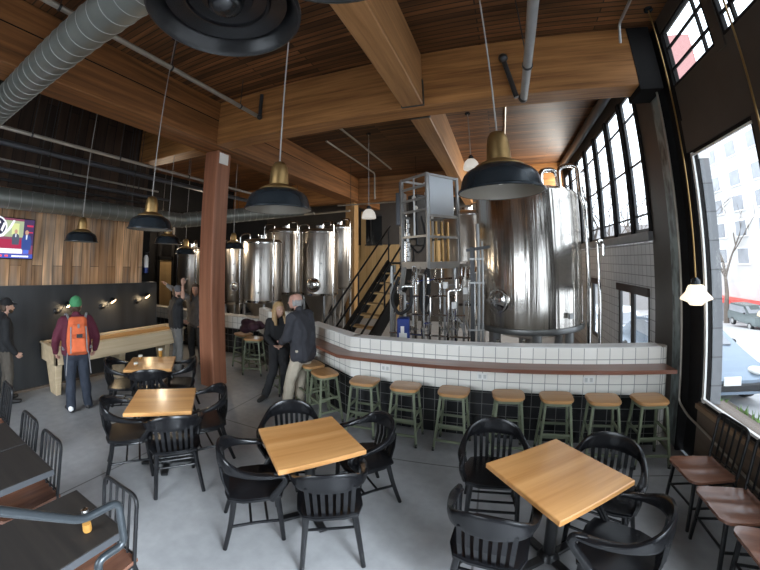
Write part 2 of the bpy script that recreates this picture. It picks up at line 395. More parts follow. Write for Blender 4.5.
# left wall: boards above, blackened steel below
YL = 4.30
b = B().box((XL-0.15, (YB+YL)/2, ZC/2), (0.3, YL-YB, ZC)); wl = struct('wall_left', b, m_barn)
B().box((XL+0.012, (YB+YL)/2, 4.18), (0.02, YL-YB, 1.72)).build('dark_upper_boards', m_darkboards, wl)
o = B().box((XL+0.02, (YB+4.66)/2, 0.875), (0.04, 4.66-YB, 1.75)).build('steel_wainscot', m_panel, wl)
B().box((XL-0.08, 4.48, 0.875), (0.16, 0.36, 1.75)).build('partition_end', m_panel, wl)
B().box((XL+0.05, (YB+4.64)/2, 0.02), (0.03, 4.64-YB, 0.04)).build('base_strip', m_ply, wl)
# dark service zone beyond the left wall, and the far wall
struct('wall_service', B().box((-10.15, 8.7, ZC/2), (0.3, 8.1, ZC)), m_dark)
struct('wall_service_end', B().box((-8.6, YL+0.1, ZC/2), (3.2, 0.2, ZC)), m_dark)
struct('trim_31', B().box((-7.07, 4.50, 1.65), (0.12, 0.14, 3.3)), m_dark)
wf = struct('wall_far', B().box((-4.0, YF+0.1, ZC/2), (12.4, 0.2, ZC)), m_darkb)
B().box((-4.50, YF-0.02, 1.45), (1.7, 0.04, 2.90)).build('plywood_panel', m_tan, wf)
B().box((-5.12, YF-0.03, 3.3), (0.2, 0.05, 1.9)).build('plywood_strip', m_tan, wf)
B().box((-1.95, YF-0.02, 2.6), (1.1, 0.04, 1.3)).build('plywood_patch', m_tan, wf)
wn = struct('window_6', B().box((-4.68, YF-0.03, 3.48), (.66, 0.05, 1.15)), M('dark_interior_glass', (0.02, 0.022, 0.024), 0.15))
B().box((-4.80, YF-0.07, 3.48), (0.04, 0.03, 1.15)).box((-4.68, YF-0.07, 4.06), (.72, 0.04, 0.05)).box((-4.68, YF-0.07, 2.90), (.72, 0.04, 0.05)).build('window_frame', m_dsteel, wn)
# wall behind the photographer, with openings added to let sky light in
b = B()
b.box((-3.9, YB-0.15, 0.7), (12.2, 0.3, 1.4)).box((-3.9, YB-0.15, 4.35), (12.2, 0.3, 1.4))
for x in (-9.6, -5.4, 1.75): b.box((x, YB-0.15, 2.6), (0.8, 0.3, 3.0))
b.box((0.0, YB-0.15, 2.6), (2.9, 0.3, 3.0)); b.box((-3.2, YB-0.12, 2.6), (0.12, 0.2, 3.0))  # the wide pier is added to darken the kettle's reflection
b.box((-7.5, YB-0.15, 2.6), (3.6, 0.3, 3.0))
struct('wall_back', b, m_darkb)
# right wall, near bay: knee wall, big window, spandrel, upper windows
b = B().box((XR+0.14, 0.45, 0.35), (0.28, 6.9, 0.7)); kw = struct('wall_right', b, m_ply)
B().box((XR-0.015, 0.45, 0.66), (0.03, 6.9, 0.05)).build('ledge_strip', M('tan_ledge', (0.27, 0.18, 0.11), 0.5), kw)
B().box((XR-0.005, 0.45, 0.05), (0.02, 6.9, 0.1)).build('base_board', m_darkb, kw)
b = B().box((XR+0.05, 0.45, 3.545), (0.10, 6.9, 0.37)).box((XR+0.065, 0.45, 3.94), (0.10, 6.9, 0.41))
b.box((XR+0.05, 0.45, 4.96), (0.1, 6.9, 0.2)); b.box((XR+0.04, 2.96, 4.5), (0.08, 0.13, 0.9)); b.box((XR+0.05, 0.2, 4.5), (0.1, 0.13, 0.9)); b.box((XR+0.05, -2.2, 4.5), (0.1, 1.4, 0.9)); b.box((XR+0.05, -2.5, 2.1), (0.1, 1.0, 3.0))
struct('wall_right_upper', b, m_darkb)
def window(name, y0, y1, z0, z1, fr=0.06, vm=(), hm=(), mat=None, x=XR, mw=0.025, rail=None, dep=0.05):
    mat = mat or m_dark
    b = B()
    for y in (y0+fr/2, y1-fr/2): b.box((x+0.03, y, (z0+z1)/2), (dep, fr, z1-z0), bev=0.006)
    for z in (z0+fr/2, z1-fr/2): b.box((x+0.03, (y0+y1)/2, z), (dep*0.98, y1-y0, fr), bev=0.006)
    for y in vm: b.box((x+0.035, y, (z0+z1)/2), (0.03, mw, z1-z0))
    for z in hm: b.box((x+0.035, (y0+y1)/2, z), (0.028, y1-y0, mw))
    o = struct(name, b, mat)
    B().box((x+0.045, (y0+y1)/2, (z0+z1)/2), (0.006, y1-y0-fr, z1-z0-fr)).build('pane', m_glass, o)
    return o
w1 = window('window_1', 2.80, 3.84, 0.70, 3.36, 0.05)
B().box((XR-0.005, 3.79, 2.03), (0.02, 0.035, 2.6)).box((XR-0.005, 3.31, 0.765), (0.03, 1.0, 0.025)).box((XR-0.005, 3.31, 3.30), (0.02, 1.0, 0.02)).build('metal_bead', m_white, w1)
w1b = window('window_2', 0.6, 2.72, 0.70, 3.36, 0.05)
B().box((XR-0.005, 1.66, 0.765), (0.03, 2.1, 0.025)).build('metal_bead', m_white, w1b)
struct('trim_1', B().box((XR+0.02, 2.76, 2.03), (0.07, 0.08, 2.66)), m_dsteel)
window('window_3', -1.9, 0.56, 0.70, 3.36, 0.05)
window('window_4', 3.03, 4.02, 4.14, 4.86, 0.03, (3.20, 3.87), (4.35, 4.62))
window('window_5', 0.3, 2.89, 4.14, 4.86, 0.03, (2.72, 1.9, 1.1), (4.35, 4.62))
# the steel column and its dark casing
pc = struct('column', B().box((2.215, 4.34, ZC/2), (0.13, 0.22, ZC), bev=0.01), m_gsteel); pc['label'] = 'peeling green-grey steel column between the windows'
B().box((2.19, 4.20, ZC/2), (0.10, 0.03, ZC)).box((2.26, 4.05, ZC/2), (0.05, 0.26, ZC)).box((2.25, 3.93, ZC/2), (0.09, 0.06, ZC)).build('flange', m_dark, pc)
B().box((2.0, 4.22, 4.62), (0.28, 0.42, 0.85)).build('beam_shoe', m_dark, pc)
struct('wall_pillar', B().box((2.29, 4.75, ZC/2), (0.20, 0.58, ZC), bev=0.01), m_darkb)
# right wall, far bay: tiled wall with two door-height lights, sill, window row
D = ((5.22, 6.62), (7.70, 8.45))
b = B()
zc0, zc1, zt = 0.5, 1.76, 2.46
b.box((XR+0.04, 8.8, zc0/2), (0.08, 7.6, zc0)); b.box((XR+0.04, 8.8, (zc1+zt)/2), (0.08, 7.6, zt-zc1))
ys = [5.04, D[0][0], D[0][1], D[1][0], D[1][1], 12.6]
for k in (0, 2, 4): b.box((XR+0.04, (ys[k]+ys[k+1])/2, (zc0+zc1)/2), (0.08, ys[k+1]-ys[k], zc1-zc0))
wr2 = struct('wall_right_tiled', b, m_wtileY)
B().box((XR+0.0, 8.8, 2.535), (0.16, 7.6, 0.13), bev=0.01).build('sill', M('gray_sill', (0.20, 0.20, 0.205), 0.45), wr2)
B().box((XR+0.05, 8.8, 4.90), (0.1, 7.6, 0.3)).build('window_head', m_darkb, wr2)
for k, (y0, y1) in enumerate(D):
    o = window('window_%d' % (20+k), y0, y1, zc0, zc1, 0.09, ((y0+y1)/2+0.05,) if k == 0 else (), (), m_dsteel, mw=0.16)
    B().box((XR-0.01, (y0+y1)/2, zc1-0.02), (0.06, y1-y0, 0.12)).build('header', M('dark_red_header', (0.035, 0.02, 0.018), 0.5), o)
wy = [5.04, 5.73, 6.56, 7.45, 8.35, 9.25, 10.15, 11.05, 11.95, 12.6]
for k in range(len(wy)-1):
    window('window_%d' % (7+k), wy[k]+0.035, wy[k+1]-0.035, 2.60, 4.75, 0.055, (), (2.86, 3.64, 4.38), m_dsteel, mw=0.028)
    struct('trim_%d' % (2+k), B().box((XR+0.0, wy[k], 3.67), (0.07, 0.10, 2.15), bev=0.01), m_dark)

# ================================================================== OUTSIDE
def gz(x, y):
    d = math.hypot(x, y)
    return -0.12 - max(0.0, d-6.5)*0.113
def ground(name, poly_x, y0, y1, mat, lift=0.0, n=14):
    b = B(); bm = b.bm; x0, x1 = poly_x; G = []
    for i in range(n+1):
        G.append([])
        for j in range(n+1):
            x = x0+(x1-x0)*i/n; y = y0+(y1-y0)*j/n
            G[-1].append(bm.verts.new((x, y, gz(x, y)+lift)))
    lo = [[bm.verts.new(v.co-Vector((0, 0, 0.3))) for v in r] for r in G]
    for i in range(n):
        for j in range(n):
            bm.faces.new((G[i][j], G[i+1][j], G[i+1][j+1], G[i][j+1]))
    for i in range(n):
        bm.faces.new((G[i][0], lo[i][0], lo[i+1][0], G[i+1][0])); bm.faces.new((G[i][n], G[i+1][n], lo[i+1][n], lo[i][n]))
        bm.faces.new((G[0][i], G[0][i+1], lo[0][i+1], lo[0][i])); bm.faces.new((G[n][i], lo[n][i], lo[n][i+1], G[n][i+1]))
    return struct(name, b, mat, smooth=0)
m_walk = M('pale_sidewalk', (0.36, 0.36, 0.35), 0.8, 0, 0.15, 3)
m_road = M('gray_asphalt', (0.36, 0.36, 0.365), 0.8, 0, 0.15, 4)
ground('sidewalk', (2.5, 3.2), -6, 40, m_walk)
ground('ground', (3.2, 40), -6, 60, m_road, -0.10, 24)
# planting strip and its grass
for (x0, x1, y0, y1) in ((2.62, 3.75, 3.2, 5.8),):
    b = B(); bm = b.bm
    ob = B().box(((x0+x1)/2, (y0+y1)/2, -0.13), (x1-x0, y1-y0, 0.12)).build('soil_bed', M('dark_soil', (0.07, 0.055, 0.04), 0.9, 0, 0.5, 20)); tag(ob, 'dark planting bed along the sidewalk under the window', 'planting bed'); ob['kind'] = 'structure'
    rnd = random.Random(3)
    for k in range(1500):
        x, y = rnd.uniform(x0+.04, x1-.04), rnd.uniform(y0+.04, y1-.04)
        if noise.noise(Vector((x*3, y*3, 2))) < -0.1: continue
        h = rnd.uniform(.06, .17); a = rnd.uniform(0, 6.28); w = .012
        p = [Vector((x+w*math.cos(a), y+w*math.sin(a), -.08)), Vector((x-w*math.cos(a), y-w*math.sin(a), -.08)), Vector((x+rnd.uniform(-.06, .06), y+rnd.uniform(-.06, .06), -.08+h)), Vector((x+.004*math.sin(a), y+.02, -.08))]
        v = [bm.verts.new(q) for q in p]; bm.faces.new((v[0], v[1], v[2])); bm.faces.new((v[1], v[3], v[2])); bm.faces.new((v[3], v[0], v[2]))
    g = b.build('grass', M('spring_grass', (0.14, 0.25, 0.06), 0.7, 0, 0.5, 9), smooth=0); tag(g, 'short green grass in the bed outside the window', 'grass', kind='stuff')
# brick pier outside the window
m_pier = tiles('gray_block', (0.15, 0.155, 0.165), (0.18, 0.185, 0.195), (0.10, 0.10, 0.105), 0.30, 'XZ', 0.6, 0.008)
struct('wall_pier', B().box((2.335, 4.09, 1.66), (0.11, 0.56, 3.5)), m_pier)
struct('trim_30', B().box((2.335, 4.09, 3.32), (0.13, 0.58, 0.10)), m_white)
# buildings across the street
m_fac = M('pale_facade', (0.46, 0.45, 0.44), 0.8, 0, 0.1, 1)
m_fwin = M('facade_glass', (0.24, 0.25, 0.27), 0.25, 0, 0.4, 1)
m_awn = M('red_awning', (0.55, 0.05, 0.04), 0.6)
bd = thing('office_building', 'pale office block with regular windows across the street, red awnings below', 'building', (20, 29, -4.4))
B().box((3, 0, 9.7), (6, 36, 19.4)).build('facade', m_fac, bd)
k = 0
for r_, z in enumerate((1.75, 3.9, 5.9, 7.9, 10.3, 12.4)):
    for c_ in range(7):
        y = -8.6+c_*2.75 + (29-29)
        yy = y+0.0
        f = B().box((-0.03, yy, z+4.4), (0.12, 1.45, 1.35)).build('window', m_white, bd)
        B().box((-0.10, yy, z+4.4), (0.06, 1.25, 1.15)).build('pane', m_fwin, f)
        f['kind'] = 'structure'
B().box((-0.5, 0, 2.6), (1.0, 18, 0.4)).build('awning', m_awn, bd)
for c_ in range(7): B().box((-0.05, -8.6+c_*2.75, 1.2), (0.14, 2.0, 2.0)).build('shop_window', m_fwin, bd)
bt = thing('brick_tower', 'tall pinkish brick building rising beyond the pale office block', 'building', (27, 53.4, -6))
B().box((3, 0, 20), (6, 6, 42)).build('facade', M('pink_brick', (0.32, 0.16, 0.15), 0.8, 0, 0.15, 2), bt)
for z in (20, 24, 28):
    for y in (-2, 1): B().box((-0.05, y, z+8), (0.2, 1.4, 1.8)).build('window', m_fwin, bt)
bc = thing('concrete_building', 'low grey concrete building farther down the street', 'building', (16, 64, -7))
B().box((0, 0, 7), (34, 8, 14)).build('facade', M('grey_concrete_wall', (0.40, 0.40, 0.40), 0.8), bc)
for z in (5, 8, 11):
    for x in (-12, -9, -6, -3, 0, 3): B().box((x, -4.05, z), (1.6, 0.2, 1.6)).build('window', m_fwin, bc)
# bare street trees
m_bark = M('bare_bark', (0.12, 0.10, 0.085), 0.9)
def tree(x, y, h, label, seed):
    rnd = random.Random(seed); b = B(); z0 = gz(x, y)-0.15
    def grow(p, d, L, r, lv):
        pts = [p]; q = p.copy(); dd = d.copy()
        for i in range(4):
            dd = (dd+Vector((rnd.uniform(-.16, .16), rnd.uniform(-.16, .16), rnd.uniform(-.02, .12)))).normalized(); q = q+dd*L/4; pts.append(q.copy())
        b.tube(pts, [r*(1-.14*i) for i in range(5)], 5)
        if lv < 4:
            for k in range(3 if lv else 5):
                a = rnd.uniform(0, 6.28); s_ = rnd.uniform(.45, .85)
                nd_ = (dd*0.8+Vector((math.cos(a)*s_, math.sin(a)*s_, rnd.uniform(.0, .5)))).normalized()
                grow(pts[-1-(k % 2)], nd_, L*rnd.uniform(.6, .75), r*.5, lv+1)
    grow(Vector((x, y, z0)), Vector((0, 0, 1)), h*.36, h*.017, 0)
    o = b.build('street_tree', m_bark); tag(o, label, 'tree', 'bare street trees')
tree(18.0, 28.2, 13, 'bare street tree in front of the pale office block', 5)
tree(11.6, 31.0, 13, 'bare street tree behind the row of tall far windows', 8)
tree(2.9, 12.2, 7.5, 'bare street tree on the sidewalk close outside the tall window row', 14)
# cars
def car(name, label, loc, rz, m_body, kind='hatch', sc=1.0):
    t = thing(name, label, 'car', loc, rz, sc=sc)
    if kind == 'hatch': prof = [(-2.2, .35), (-2.22, .62), (-2.1, .85), (-1.75, 1.0), (-1.0, 1.40), (-.2, 1.49), (.55, 1.36), (1.35, .98), (1.95, .80), (2.2, .62), (2.22, .35)]; cab = [(-1.55, 1.0), (-.95, 1.34), (-.2, 1.43), (.5, 1.31), (1.15, 1.02)]
    else: prof = [(-2.3, .45), (-2.32, 1.0), (-2.22, 1.72), (-1.9, 1.78), (.3, 1.78), (.95, 1.18), (2.1, 1.05), (2.28, .85), (2.3, .45)]; cab = [(-2.1, 1.15), (-2.02, 1.66), (.25, 1.68), (.75, 1.18)]
    w = .87
    mt = Matrix(((0, 0, 1, 0), (1, 0, 0, 0), (0, 1, 0, 0), (0, 0, 0, 1)))   # (y,z,x)
    b = B(); bm = b.bm; rings = []
    xs = [(-w, .86), (-w*.96, 1.0), (-w*.5, 1.015), (w*.5, 1.015), (w*.96, 1.0), (w, .86)]
    for (x, q) in xs:
        rings.append([bm.verts.new((x*(1-.18*max(0, (z-.95))/.6), y*(1 if abs(x) < w*.9 else .965), .35+(z-.35)*(q if z > .9 else 1))) for y, z in prof])
    n = len(prof)
    for a, c in zip(rings, rings[1:]):
        for k in range(n-1): bm.faces.new((a[k], a[k+1], c[k+1], c[k]))
        bm.faces.new((a[n-1], a[0], c[0], c[n-1]))
    bm.faces.new(rings[0]); bm.faces.new(rings[-1][::-1])
    b.build('body', m_body, t, smooth=40)
    for s in (-1, 1): B().prism(cab, -0.03, 0.03, Matrix.Translation((s*(w*.865), 0, 0)) @ mt).build('side_glass', m_fwin, t)
    b = B()
    y0, z0, y1, z1 = (.52, 1.365, 1.2, 1.06) if kind == 'hatch' else (.34, 1.73, .88, 1.24)
    b.bar((0, y0, z0+.012), (0, y1, z1+.012), 1.25, 0.02, up=(0, 1, 0)); b.build('windshield', m_fwin, t)
    for s in (-1, 1):
        for y in (-1.35, 1.4):
            wh = B().lathe([(0.0, -.09), (.2, -.1), (.31, -.1), (.33, -.07), (.33, .07), (.31, .1), (.2, .1), (0, .09)], m=Matrix.Translation((s*(w-.08), y, .33)) @ Matrix.Rotation(R(90), 4, 'Y'), n=24).build('wheel', m_rubber, t)
            B().lathe([(0, -.105), (.19, -.11), (.2, -.09), (.2, .09), (.19, .11), (0, .105)], m=Matrix.Translation((s*(w-.07), y, .33)) @ Matrix.Rotation(R(90), 4, 'Y'), n=18).build('hubcap', m_frame, wh)
        B().sphere((s*(w+.08), .75, 1.02 if kind == 'hatch' else 1.25), .09, (1, .7, .75)).build('mirror', m_rubber, t)
        B().sphere((s*.62, 2.0, .74 if kind == 'hatch' else .9), .13, (1.3, 1.1, .6)).build('headlight', m_white, t)
    B().box((0, 2.2, .48), (1.5, .08, .16), bev=.03).build('lower_grille', m_rubber, t)
    B().box((0, 2.235, .62), (.34, .02, .17)).build('licence_plate', m_white, t)
    return t
m_cblue = M('pale_blue_car_paint', (0.19, 0.235, 0.29), 0.2, 0.4, 0.05)
m_cwhite = M('white_car_paint', (0.72, 0.74, 0.78), 0.2, 0.1, 0.05)
m_cgreen = M('dark_grey_green_car_paint', (0.10, 0.12, 0.12), 0.25, 0.3, 0.05)
car('car', 'pale blue hatchback parked outside the big window, nose and plate showing', (4.02, 8.05, -0.42), R(180), m_cblue, sc=.87)
car('car', 'white and blue car seen through the low opening beside the dark pillar', (4.4, 13.8, -1.15), R(180), m_cwhite)
car('car', 'blue car seen through the narrow low opening nearest the big steel tank', (4.6, 19.0, -1.75), R(180), m_cblue)
car('suv', 'dark grey-green SUV parked across the street at the picture\'s right edge', (16.9, 23.8, -2.75), R(172), m_cgreen, 'suv', sc=.8)

# ================================================================== BAR
def wallseg(name, p0, p1, z0, z1, th, mat, parent, ext=0.0):
    p0, p1 = Vector((p0[0], p0[1], 0)), Vector((p1[0], p1[1], 0)); L = (p1-p0).length; a = math.atan2(p1.y-p0.y, p1.x-p0.x)
    o = B().box((L/2, th/2, (z0+z1)/2), (L+ext, th, z1-z0), bev=0.006).build(name, mat, parent); o.location = p0; o.rotation_euler = (0, 0, a); return o
C0, C1, C2 = (-3.15, 5.12), (-2.0, 4.40), (1.96, 4.30)
ZB, ZK = 1.20, 0.63
bar = thing('bar_counter', 'tiled bar wall, white tiles over black, running in front of the big steel tank', 'bar', (0, 4.4, 0))
bar.location = (0, 0, 0)
for p0, p1 in ((C0, C1), (C1, C2)):
    wallseg('white_tile_face', p0, p1, ZK, ZB, 0.20, m_wtile, bar)
    wallseg('black_tile_base', p0, p1, 0.0, ZK, 0.20, m_ktile, bar)
    for q in (0,):
        c = wallseg('cap_tile', p0, p1, ZB, ZB+0.012, 0.215, m_white, bar)
B().cyl((1.96, 4.40, 0.0), (1.96, 4.40, ZB), 0.10, n=16).build('rounded_end', m_wtile, bar)
# ledge: offset of the two wall lines
def off(p, q, d):
    v = Vector((q[0]-p[0], q[1]-p[1])).normalized(); n = Vector((v.y, -v.x)); return (p[0]+n.x*d, p[1]+n.y*d), (q[0]+n.x*d, q[1]+n.y*d)
def isect(a, b_, c, d):
    x1, y1, x2, y2, x3, y3, x4, y4 = *a, *b_, *c, *d
    den = (x1-x2)*(y3-y4)-(y1-y2)*(x3-x4)
    return (((x1*y2-y1*x2)*(x3-x4)-(x1-x2)*(x3*y4-y3*x4))/den, ((x1*y2-y1*x2)*(y3-y4)-(y1-y2)*(x3*y4-y3*x4))/den)
def ledge_poly(d):
    a0, a1 = off(C0, C1, d); b0, b1 = off(C1, C2, d); return a0, isect(a0, a1, b0, b1), b1
i0, i1, i2 = ledge_poly(0.003); o0, o1, o2 = ledge_poly(0.27)
led = B().prism([i0, i1, (2.0, i2[1]), (2.02, o2[1]), o1, o0][::-1], 0.965, 1.012, bev=0.005, seg=1).build('bar_ledge', m_ledge)
tag(led, 'red-brown wooden drink ledge fixed along the tiled bar wall', 'ledge')
for x in (-1.47, -0.18, 1.10):
    y = C1[1]+(x-C1[0])*(C2[1]-C1[1])/(C2[0]-C1[0])
    t = thing('wall_outlet', {-1.47: 'white double socket plate under the ledge, leftmost of the three', -0.18: 'white double socket plate under the ledge, middle of the three', 1.10: 'white double socket plate under the ledge, nearest the dark column'}[x], 'outlet', (x, y-0.006, 0.82), group='socket plates on the bar')
    B().box((0, 0, 0), (0.125, 0.012, 0.08), bev=0.004).build('plate', m_white, t)
    for s in (-.03, .03): B().box((s, -0.007, 0), (0.035, 0.006, 0.05), bev=0.003).build('socket', M('socket_grey', (0.55, 0.55, 0.53), 0.4), t)
# rear walls of the bar
rb = thing('service_counter', 'white tiled counter end standing behind the blonde woman', 'counter', (0, 0, 0))
wallseg('white_tile_face', (-5.1, 6.18), (-4.55, 5.83), ZK, ZB, 0.2, m_wtile, rb); wallseg('black_tile_base', (-5.1, 6.18), (-4.55, 5.83), 0, ZK, 0.2, m_ktile, rb)
wallseg('white_tile_face', (-4.55, 5.83), (-3.62, 6.0), ZK, ZB, 0.2, m_wtile, rb); wallseg('black_tile_base', (-4.55, 5.83), (-3.62, 6.0), 0, ZK, 0.2, m_ktile, rb)
rc = thing('back_bar', 'low back bar with a strip of white tile over black, behind the post', 'bar', (0, 0, 0))
wallseg('white_tile_strip', (-9.9, 5.85), (-5.12, 6.3), 0.62, 0.92, 0.3, m_wtile, rc); wallseg('black_tile_base', (-9.9, 5.85), (-5.12, 6.3), 0, 0.62, 0.3, m_ktile, rc)

# ================================================================== BREWERY
def manway(parent, c, ang, r, m=None):
    """round door on a tank side facing plan angle ang"""
    mt = Matrix.Translation(c) @ Matrix.Rotation(ang, 4, 'Z') @ Matrix.Rotation(R(90), 4, 'Y')
    o = B().lathe([(0, .09), (r*.5, .085), (r*.82, .05), (r*.86, .03), (r*.98, .03), (r, 0), (r*1.02, -.14)], m=mt, n=32, caps=False).build('manway_door', m_steel2, parent)
    b = B(); 
    for k in range(3):
        a = k*R(60); p = [mt @ Vector((math.cos(a)*r*.35*s, math.sin(a)*r*.35*s, .12)) for s in (-1, 1)]; b.cyl(p[0], p[1], .012, n=6)
    b.cyl(mt @ Vector((0, 0, .06)), mt @ Vector((0, 0, .14)), .02, n=8); b.build('handwheel', m_frame, o)
def tank(label, c, r, z0, z1, ztip, legs=True, door=None, group='tall steel tanks at the back', seed=0):
    t = thing('brewing_tank', label, 'tank', (c[0], c[1], 0), group=group)
    h = r*0.22
    B().lathe([(r*.985, z0-.01), (r, z0), (r, z1-h), (r*.985, z1-h*.72), (r*.9, z1-h*.38), (r*.65, z1-h*.1), (r*.3, z1), (0, z1+.005)], n=48, caps=False).build('shell', m_steel, t)
    B().lathe([(r*1.012, z0-.03), (r*1.015, z0+.03)], n=48, caps=False).build('band', m_steel2, t)
    B().lathe([(r*1.008, z1-h-.03), (r*1.008, z1-h+.0)], n=48, caps=False).build('band', m_steel2, t)
    B().lathe([(r*.985, z0), (r*.12, ztip), (r*.1, ztip-.12), (0, ztip-.12)], n=40, caps=False).build('cone', m_steel, t)
    for k in range(4):
        a = R(45+90*k); B().cyl((math.cos(a)*r*.86, math.sin(a)*r*.86, 0), (math.cos(a)*r*.9, math.sin(a)*r*.9, z0+.05), .035, n=10).build('leg', m_frame, t)
    B().lathe([(.13, z1-.02), (.13, z1+.06), (.15, z1+.06), (.15, z1+.09), (0, z1+.1)], n=20).build('top_hatch', m_steel2, t)
    rnd = random.Random(seed); a = R(-60)
    B().tube(fillet([(r*.2, 0, z1), (r*.2, 0, z1+.2), (r*1.1, -r*.5, z1+.16), (r*1.1, -r*.5, .5)], .1), .024, 8).build('vent_pipe', m_steel2, t)
    B().tube(fillet([(-r*.5, -r*.4, z1-.05), (-r*.5, -r*.4, z1+.14), (-r*1.05, -r*.55, z1+.1), (-r*1.05, -r*.55, .4)], .1), .02, 8).build('cleaning_pipe', m_steel2, t)
    if door is not None:
        ang, z, q = door; manway(t, (math.cos(ang)*r, math.sin(ang)*r, z), ang, q)
    for k in range(4):
        a = R(-62+3*k); z = z0+.25+k*.3; B().cyl((math.cos(a)*r, math.sin(a)*r, z), (math.cos(a)*(r+.09), math.sin(a)*(r+.09), z), .022, n=8).build('sample_port', m_frame, t)
    return t
def toward(c): return math.atan2(-c[1], -c[0])
tank('steel tank with a column of side ports, lowest and nearest of the back row', (-6.0, 7.4), .53, 1.2, 2.87, .55, seed=1)
tank('taller steel tank standing behind the nearest one, sight gauge on its side', (-6.4, 9.05), .58, 1.28, 3.31, .5, seed=2)
tank('steel tank with a round door and long cone, behind the grey-haired man', (-4.83, 8.53), .51, 1.36, 3.2, .42, door=(toward((-4.83, 8.53))-.35, 1.62, .2), seed=3)
tank('farthest steel tank, partly hidden beside the pale timber post', (-5.0, 10.1), .45, 1.4, 3.46, .5, seed=4)
tank('bright narrow steel tank left of the red-brown post', (-8.14, 6.75), .375, 1.15, 2.62, .5, seed=5)
tank('slim dark steel tank showing just right of the red-brown post', (-7.35, 7.75), .3, 1.0, 2.75, .45, door=(toward((-7.35, 7.75)), 1.5, .13), seed=6)
tank('shadowed steel vessel behind the control tower', (-.75, 9.0), .62, 1.2, 3.55, .6, seed=7)
b = B(); b.tube([(-6.4+.3, 8.52, 1.45), (-6.4+.3, 8.52, 2.25), (-6.4+.44, 8.56, 2.25), (-6.4+.44, 8.56, 1.45)], .012, 6, closed=True); o = b.build('sight_gauge', m_frame); tag(o, 'small pale sight gauge frame on the taller back tank', 'gauge')
# the big kettle
bt = thing('brew_kettle', 'very large polished steel kettle on legs behind the bar, by the windows', 'tank', (.61, 6.97, 0))
r = 1.0
B().lathe([(r, 1.08), (r, 3.42), (r*.985, 3.47), (r*.8, 3.56), (r*.4, 3.64), (.22, 3.66)], n=72, caps=False).build('shell', m_ksteel, bt)
B().lathe([(r*.97, .98), (r*1.035, 1.0), (r*1.045, 1.04), (r*1.035, 1.09), (r*.99, 1.10)], n=72, caps=False).build('base_ring', M('dull_ring_steel', (.20, .20, .195), .4, .7), bt)
B().lathe([(r*.98, 1.02), (r*.6, .86), (.12, .78), (.1, .6), (0, .6)], n=48, caps=False).build('dished_bottom', m_steel, bt)
for k in range(6):
    a = R(-85+60*k); B().cyl((math.cos(a)*.78, math.sin(a)*.78, 0), (math.cos(a)*.78, math.sin(a)*.78, .97), .085, n=18).build('leg', m_frame, bt)
a = math.atan2(-6.0, -.60)+.02
manway(bt, (math.cos(R(-127))*r, math.sin(R(-127))*r, 1.56), R(-127), .21)
B().lathe([(.22, 3.6), (.22, 3.78), (.27, 3.78), (.27, 3.83), (.1, 3.9), (0, 3.9)], n=28).build('top_manhole', m_steel2, bt)
B().tube(fillet([(.62, -.35, 3.5), (.62, -.35, 3.98), (.98, -.42, 3.98), (.98, -.42, 3.4), (1.04, -.42, 3.2), (1.04, -.42, .1)], .16, 8), .04, 12).build('overflow_pipe', m_steel2, bt)
B().tube(fillet([(.28, -.3, 3.6), (.28, -.3, 3.95), (.62, -.2, 3.95), (.62, -.2, 3.5)], .16, 8), .05, 12).build('steam_elbow', m_steel2, bt)
B().tube(fillet([(1.18, -.6, .1), (1.18, -.6, 2.55), (1.3, -.5, 2.55), (1.3, -.5, 2.3)], .06, 6), .03, 10).build('riser_pipe', m_steel2, bt)
B().cyl((1.10, -.1, .1), (1.10, -.1, 2.4), .028, n=10).build('riser_pipe', m_steel2, bt)
B().box((.62, -.86, 1.3), (.09, .05, .09), rot=Matrix.Rotation(R(36), 4, 'Z')).build('probe_box', m_frame, bt)
b = B()
for k in range(7): b.box((-.75+.14*k, -1.25, .88+.05*math.sin(k*2)), (.05, .05, .12))
b.cyl((-.95, -1.25, .86), (.45, -1.25, .86), .02, n=8)
for x in (-.9, .4): b.cyl((x, -1.25, 0), (x, -1.25, .86), .018, n=8)
b.build('valve_row', m_steel2, bt)
# control tower and platform
PC, PL, PR = Vector((-1.3, 6.5, 0)), Vector((-1.95, 6.97, 0)), Vector((-.79, 7.2, 0)); PBk = PL+PR-PC
up = Vector((0, 0, 1))
tw = thing('control_tower', 'grey steel frame tower with panel standing on the brewing platform', 'tower', (0, 0, 0))
for p in (PC, PL, PR, PBk): B().bar(p+up*2.26, p+up*4.03, .06, .06, .004, up=(1, 1, 0)).build('post', m_frame, tw)
def railset(p, q, zs, w=.045):
    for z in zs: B().bar(p+up*z, q+up*z, w, w).build('rail', m_frame, tw)
railset(PL, PC, (4.0, 3.78, 3.53, 3.29, 2.77)); railset(PC, PR, (4.0, 3.17, 2.75)); railset(PR, PBk, (4.0, 3.2, 2.75)); railset(PBk, PL, (4.0, 3.2, 2.75))
B().bar((PL+PC)/2+up*2.77, (PL+PC)/2+up*4.0, .03, .03, up=(1, 0, 0)).build('upright', m_frame, tw)
d = (PR-PC).normalized(); nrm = Vector((d.y, -d.x, 0))
mid = PC+d*.40
B().bar(mid+up*3.2, mid+up*3.97, .68, .02, up=(nrm.x, nrm.y, 0)).build('control_panel', M('pale_blue_grey_panel', (0.46, 0.50, 0.54), 0.35, 0.3, 0.08, 2), tw)
q = (PL+PBk)/2-nrm*.0
B().box((-1.66, 7.2, 3.15), (.3, .3, 1.1), rot=Matrix.Rotation(R(-36), 4, 'Z'), bev=.01).build('equipment_cabinet', m_dsteel, tw)
b = B(); 
for k in range(9): b.box((-1.83+.02*(k % 2), 6.98, 2.32+.1*k), (.05, .05, .08))
b.build('cable_chain', m_frame, tw)
B().tube(bez([(-1.5, 6.85, 3.2), (-1.42, 6.8, 2.7), (-1.55, 6.75, 2.45), (-1.75, 6.9, 2.6)], 8), .022, 8).build('hose', m_rubber, tw)
